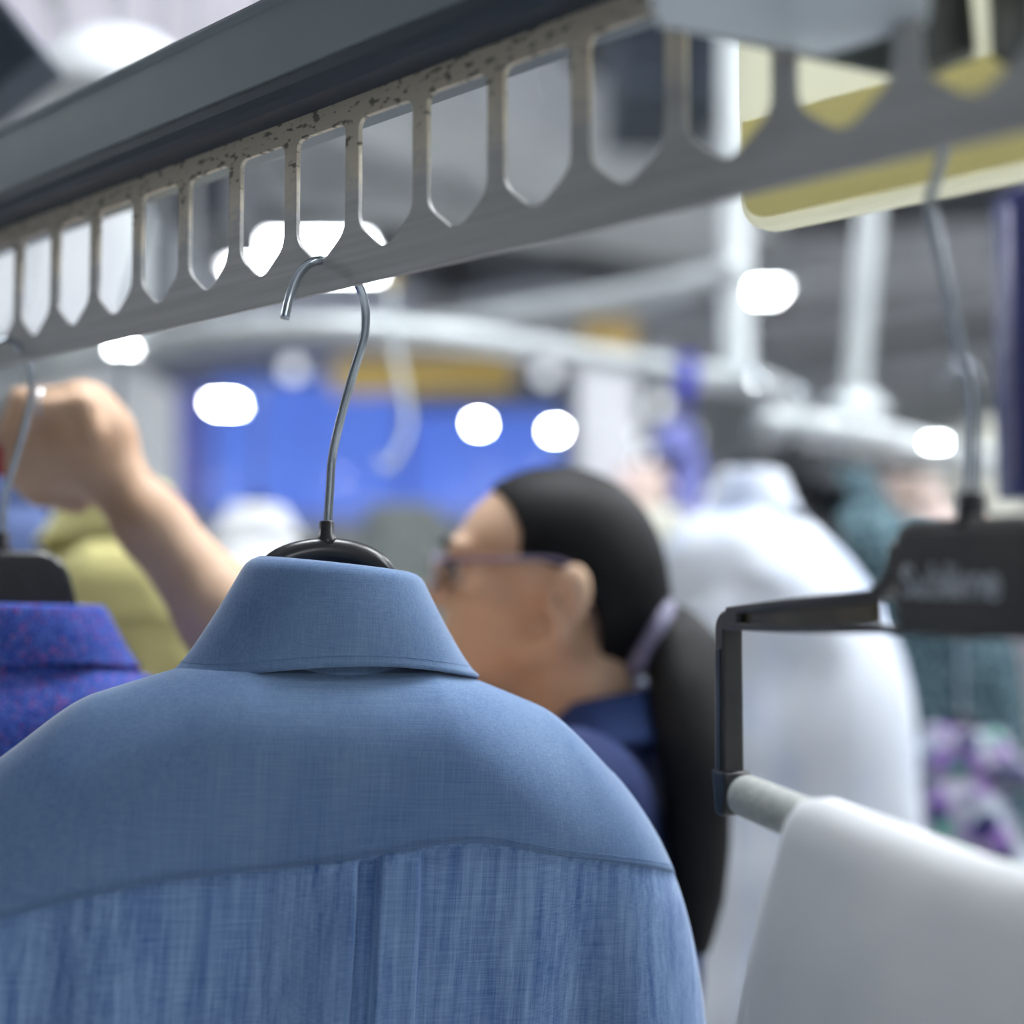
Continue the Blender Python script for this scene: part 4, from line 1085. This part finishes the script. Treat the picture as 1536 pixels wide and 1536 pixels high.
back_garment('white_shirt', 'pale blue-white shirt hung behind the trouser hanger', 1122, 762, 2.15, math.radians(-52), ShirtShape(half=0.185, drop=0.095, length=0.80, seed=21, flare=0.10, depth=0.10, fold=1.6, pleat=False), M['palewhite'], None, hook_top=PZ(1150, 634, 0.30))
back_garment('teal_dress', 'dark teal patterned dress hung behind the white shirt', 1258, 752, 2.5, math.radians(-25), ShirtShape(half=0.19, drop=0.07, length=1.0, seed=22, flare=0.12, depth=0.10, fold=1.5, pleat=False), M['teal_print'], M['teal_print'], hook_top=PZ(1230, 642, 0.30))
back_garment('black_blouse', 'black blouse hung between the white shirt and teal dress', 1192, 728, 2.34, math.radians(-50), ShirtShape(half=0.07, drop=0.05, length=0.4, seed=25, flare=0.02, pleat=False, neck=0.03), M['black_cloth'], hook_top=PZ(1200, 640, 0.30))
back_garment('mauve_blouse', 'mauve grey blouse hung behind the teal dress', 1360, 752, 3.1, math.radians(-30), ShirtShape(half=0.20, drop=0.08, length=1.1, seed=23, flare=0.12, fold=1.5, pleat=False), M['mauve'], M['pink_cloth'], hook_top=PZ(1330, 657, 0.30))
back_garment('floral_dress', 'purple and green floral dress hung low at the right', 1446, 1150, 2.1, math.radians(-25), ShirtShape(half=0.065, drop=0.04, length=0.7, seed=24, flare=0.03, fold=1.5, pleat=False, neck=0.03), M['floral'], hook_top=PZ(1440, 680, 0.30))
back_garment('mauve_coat', 'long mauve coat hung at the right edge behind the name plate', 1560, 860, 2.6, math.radians(-30), ShirtShape(half=0.2, drop=0.08, length=1.1, seed=26, flare=0.10, fold=1.4, pleat=False), M['mauve'], hook_top=PZ(1540, 702, 0.30))
back_garment('yellow_shirt', 'plain yellow shirt hung behind the raised arm', 180, 792, 1.70, math.radians(10), ShirtShape(half=0.095, drop=0.05, length=0.7, seed=27, flare=0.05, pleat=False, neck=0.03), M['yellow_cloth'], hook_top=PZ(160, 527, 0.52))
back_garment('slate_shirt', 'slate blue shirt hung behind the left hanger', 14, 745, 2.0, math.radians(40), ShirtShape(half=0.09, neck=0.03, flare=0.02, drop=0.05, length=0.7, seed=28, pleat=False), M['bluegrey_cloth'], hook_top=PZ(20, 575, 0.52))
back_garment('periwinkle_shirt', 'periwinkle blue shirt hung right of the woman', 1016, 672, PZ(1016, 555, 0.52).y, math.radians(60), ShirtShape(half=0.036, neck=0.02, flare=0.01, drop=0.03, length=0.35, seed=29, pleat=False), M['violet_cloth'], hook_top=PZ(1000, 552, 0.52))
back_garment('white_blouse', 'white blouse hung before the blue panels', 385, 800, PZ(385, 495, 0.52).y, math.radians(20), ShirtShape(half=0.10, drop=0.03, length=0.8, seed=30, flare=0.04, pleat=False, neck=0.03), M['white_cloth'], hook_top=PZ(380, 495, 0.52))
back_garment('blush_blouse', 'small blush blouse hung right of the pillar', 964, 735, PZ(964, 546, 0.52).y, math.radians(30), ShirtShape(half=0.055, neck=0.02, flare=0.01, drop=0.03, length=0.4, seed=31, pleat=False), M['pink_cloth'], hook_top=PZ(978, 548, 0.52))
back_garment('cream_blouse', 'small cream blouse hung behind the ponytail', 1000, 800, PZ(1000, 552, 0.52).y - 0.12, math.radians(40), ShirtShape(half=0.05, neck=0.02, flare=0.01, drop=0.03, length=0.5, seed=32, pleat=False), M['cream_panel'], hook_top=PZ(1000, 552, 0.52))
# navy garment bag at the right edge
p = P(1524, 560, 1.45)
p.x += 0.003
t = thing('garment_bag', 'navy garment bag hanging at the right edge', 'bag', (p.x + 0.12, p.y, p.z - 0.4), 0)
mesh_obj('bag_body', *bbox(p.x - 0.002, p.x + 0.28, p.y, p.y + 0.07, P(1530, 745, 1.45).z, P(1530, 278, 1.45).z, 0.006), M['navy_bag'], t)
mesh_obj('piping', *tube([(p.x - 0.003, p.y + 0.01, P(1530, 745, 1.45).z + 0.02), (p.x - 0.003, p.y + 0.01, P(1530, 278, 1.45).z - 0.02)], 0.0035, 8, 1), M['lavender'], t)
mesh_obj('hook', *tube([(p.x + 0.13, p.y + 0.03, P(1530, 278, 1.45).z), (p.x + 0.13, p.y + 0.03, P(1530, 278, 1.45).z + 0.06), (p.x + 0.16, p.y + 0.03, P(1530, 278, 1.45).z + 0.10), (p.x + 0.13, p.y + 0.03, P(1530, 278, 1.45).z + 0.13)], 0.003, 8, 6), M['wire'], t)

# ------------------------------------------------------------------ far cabinets, machines, beams
def cabinet(name, label, x0, x1, ytop, Y, m, depth=0.8, group=None, doors=2):
    a, b = P(x0, ytop, Y), P(x1, ytop, Y)
    t = thing(name, label, 'cabinet', ((a.x + b.x) / 2, Y + depth / 2, 0), 0, group)
    mesh_obj('body', *bbox(a.x, b.x, Y, Y + depth, 0, a.z, 0.02), m, t, False)
    w = (b.x - a.x) / doors
    for i in range(doors):
        d = mesh_obj('door', *bbox(a.x + i * w + 0.02, a.x + (i + 1) * w - 0.02, Y - 0.025, Y, 0.08, a.z - 0.05, 0.008), m, t, False)
        hx = a.x + (i + 1) * w - 0.09
        v, f = bbox(hx - 0.012, hx + 0.012, Y - 0.06, Y - 0.024, 1.0, 1.2, 0.006)
        l = t.location
        mesh_obj('handle', [(p[0] - l[0], p[1] - l[1], p[2] - l[2]) for p in v], f, M['rail_white'], d, False, False)
    return t
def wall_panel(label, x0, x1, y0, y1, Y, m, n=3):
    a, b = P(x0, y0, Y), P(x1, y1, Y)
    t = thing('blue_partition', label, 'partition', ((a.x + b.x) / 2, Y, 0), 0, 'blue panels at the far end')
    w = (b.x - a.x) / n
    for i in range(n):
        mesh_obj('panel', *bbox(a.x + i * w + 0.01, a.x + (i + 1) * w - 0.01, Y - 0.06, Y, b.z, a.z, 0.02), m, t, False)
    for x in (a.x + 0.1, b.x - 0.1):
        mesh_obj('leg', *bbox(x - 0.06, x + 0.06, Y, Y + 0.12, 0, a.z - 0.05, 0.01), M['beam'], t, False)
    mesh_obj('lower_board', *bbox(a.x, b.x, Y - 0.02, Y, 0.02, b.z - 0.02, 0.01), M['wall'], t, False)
wall_panel('wide bright blue panel wall with added glow behind the middle hook', 318, 604, 572, 775, 23.0, M['blue_panel'], 2)
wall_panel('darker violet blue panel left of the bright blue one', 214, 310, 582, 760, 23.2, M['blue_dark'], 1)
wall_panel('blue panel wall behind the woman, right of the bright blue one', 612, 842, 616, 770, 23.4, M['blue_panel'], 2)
cabinet('pale_cabinet', 'pale green-grey cabinet behind the raised hand', 60, 205, 552, 6.2, M['duct'], group=None, doors=1)
cabinet('grey_machine', 'dark grey finishing machine left of the woman', 548, 652, 752, 4.2, M['machine_grey'], doors=1)
cabinet('cream_cabinet', 'cream cabinet behind the dark hanger neck', 1468, 1540, 630, 4.4, M['cream_panel'], doors=1)
def beam(name, label, a, b, w, h, m, cat='beam', group=None):
    a, b = Vector(a), Vector(b)
    d = (b - a).normalized(); s_ = d.cross(Vector((0, 0, 1))).normalized(); u_ = s_.cross(d)
    # I profile
    prof = [(-w / 2, -h / 2), (w / 2, -h / 2), (w / 2, -h * 0.38), (w * 0.1, -h * 0.38), (w * 0.1, h * 0.38), (w / 2, h * 0.38), (w / 2, h / 2), (-w / 2, h / 2), (-w / 2, h * 0.38), (-w * 0.1, h * 0.38), (-w * 0.1, -h * 0.38), (-w / 2, -h * 0.38)]
    n = len(prof)
    V = [tuple(p + s_ * x + u_ * y) for p in (a, b) for x, y in prof]
    o = mesh_obj(name, V, [tuple(range(n))[::-1], tuple(range(n, 2 * n))] + [(i, (i + 1) % n, n + (i + 1) % n, n + i) for i in range(n)], m, None, False)
    return tag(o, label, cat, group)
def duct(name, label, a, b, w, h, m, group=None, rings=4):
    a, b = Vector(a), Vector(b)
    d = (b - a).normalized(); s_ = d.cross(Vector((0, 0, 1))).normalized(); u_ = s_.cross(d)
    t = thing(name, label, 'duct', (a + b) / 2, 0, group)
    def sec(p, e=0.0): return [tuple(p + s_ * x * (w / 2 + e) + u_ * y * (h / 2 + e)) for x, y in ((-1, -1), (1, -1), (1, 1), (-1, 1))]
    fc = [(0, 1, 2, 3)[::-1], (4, 5, 6, 7)] + [(i, (i + 1) % 4, 4 + (i + 1) % 4, 4 + i) for i in range(4)]
    mesh_obj('duct_run', sec(a) + sec(b), fc, m, t, False)
    for k in range(rings):
        q = a + (b - a) * ((k + 0.5) / rings)
        mesh_obj('joint_flange', sec(q - d * 0.02, 0.03) + sec(q + d * 0.02, 0.03), fc, M['beam'], t, False)
    return t
beam('yellow_beam', 'yellow crane beam behind the curved conveyor tube', P(500, 565, 12), P(770, 560, 12), 0.3, 0.30, M['yellow_paint'], group='yellow beams')
beam('yellow_beam', 'short yellow beam above the white pillar', P(872, 506, 6.0), P(952, 506, 6.0), 0.15, 0.13, M['yellow_paint'], group='yellow beams')
zc = 2.75
duct('air_duct', 'pale diagonal air duct seen through the middle slots', PZ(430, 45, zc), PZ(1090, 318, zc), 0.9, 0.5, M['duct'], 'ceiling ducts')
duct('air_duct', 'second pale diagonal duct under the first one', PZ(700, 200, zc) + Vector((-1.6, 1.3, 0.2)), PZ(1100, 370, zc) + Vector((0, 0.6, 0.2)), 0.5, 0.4, M['duct'], 'ceiling ducts')
duct('white_duct', 'wide pale lavender duct with added glow at the top left above the rail', PZ(-60, -60, 2.1), PZ(560, -20, 2.1), 1.7, 0.4, M['duct_glow'], None, 2)
for i, (x0, y0, x1, y1, lab) in enumerate((
        (300, 250, 1180, 455, 'dark roof beam below the diagonal ducts'), (640, 420, 1240, 330, 'dark roof beam left of the white post'),
        (1120, 360, 1560, 300, 'dark roof beam right of the white post, upper'), (1130, 520, 1560, 470, 'dark roof beam right of the white post, lower'),
        (180, 260, 700, 420, 'dark roof beam behind the left slots'), (860, 60, 1100, 260, 'dark roof beam seen through the right slots'))):
    beam('roof_beam', lab, PZ(x0, y0, 3.36), PZ(x1, y1, 3.36), 0.45, 0.4, M['dark_beam'], group='dark roof beams')
for i, (x0, y0, x1, y1, lab) in enumerate((
        (1140, 400, 1560, 372, 'light grey roof beam beside the leaning post'), (1140, 500, 1560, 425, 'light grey roof beam above the right lamp'),
        (1150, 590, 1560, 540, 'light grey roof beam above the hung garments'), (620, 480, 1060, 520, 'light grey beam behind the straight conveyor tube'))):
    beam('roof_beam', lab, PZ(x0, y0, 2.5), PZ(x1, y1, 2.5), 0.35, 0.35, M['beam'], group='light roof beams')
# top-left: white dome shade, slate box, white lit box behind the left slots
dc = PZ(178, 150, 0.95)
t = thing('dome_shade', 'white dome lamp shade above the left of the rail', 'lamp', dc)
rr = 0.165
mesh_obj('shade', *lathe([(rr, -0.02), (rr, 0.0)] + [(rr * math.cos(a), rr * 0.8 * math.sin(a)) for a in np.linspace(0.1, 1.45, 10)], dc, 32), M['duct'], t)
mesh_obj('stem', *tube([dc + Vector((0, 0, rr * 0.75)), Vector((dc.x, dc.y, RZ))], 0.012, 8, 1), M['beam'], t)
sb = PZ(-38, 70, 0.62)
t = thing('slate_box', 'dark slate equipment box in the top left corner', 'box', sb)
bx = xform(bbox(-0.07, 0.07, -0.07, 0.07, -0.045, 0.06, 0.006), Matrix.Translation(sb) @ Matrix.Rotation(0.9, 4, 'Y') @ Matrix.Rotation(0.2, 4, 'Z'))
mesh_obj('casing', *bx, M['slate_box'], t, False)
mesh_obj('mount', *tube([sb + Vector((0, 0, 0.1)), Vector((sb.x, sb.y, RZ))], 0.03, 8, 1), M['slate_box'], t)
a0, a1 = P(-120, 300, 3.4), P(186, 505, 3.4)
t = thing('light_box', 'big white lit box behind the leftmost slots', 'light box', ((a0.x + a1.x) / 2, 3.5, a1.z))
mesh_obj('housing', *bbox(a0.x - 0.01, a1.x + 0.01, 3.41, 3.6, a1.z - 0.01, a0.z + 0.01, 0.01), M['post_white'], t, False)
mesh_obj('diffuser', *box(a0.x, a1.x, 3.4, 3.41, a1.z, a0.z), M['glow'], t, False)
mesh_obj('hanger_rod', *tube([(a1.x - 0.2, 3.5, a0.z), (a1.x - 0.2, 3.5, RZ)], 0.012, 8, 1), M['beam'], t)

# dark units under the roof, seen through the slots
def roof_unit(label, x0, x1, y0, y1, Y, m, depth=0.7):
    a, b = P(x0, y0, Y), P(x1, y1, Y)
    t = thing('ventilation_unit', label, 'ventilation unit', ((a.x + b.x) / 2, Y + depth / 2, b.z), 0, 'ventilation units under the roof')
    mesh_obj('casing', *bbox(a.x, b.x, Y, Y + depth, b.z, a.z, 0.02), m, t, False)
    n = 5
    for i in range(n):
        z = b.z + (a.z - b.z) * (i + 0.5) / n
        mesh_obj('louvre', *bbox(a.x + 0.05, b.x - 0.05, Y - 0.03, Y - 0.002, z - 0.02, z + 0.02, 0.005), M['slate_box'], t, False)
    for x in (a.x + 0.1, b.x - 0.1):
        mesh_obj('drop_rod', *tube([(x, Y + depth / 2, a.z), (x, Y + depth / 2, RZ)], 0.012, 6, 1), M['beam'], t)
roof_unit('dark ventilation unit seen through the slots left of the pale bracket', 925, 1086, -20, 150, 5.6, M['slate_box'])
roof_unit('dark ventilation unit seen through the slots above the big lamp', 212, 352, 215, 336, 5.4, M['dark_beam'])
roof_unit('narrow grey unit beside the big lamp, right of the light box', 212, 272, 350, 470, 3.7, M['dark_beam'], 0.3)
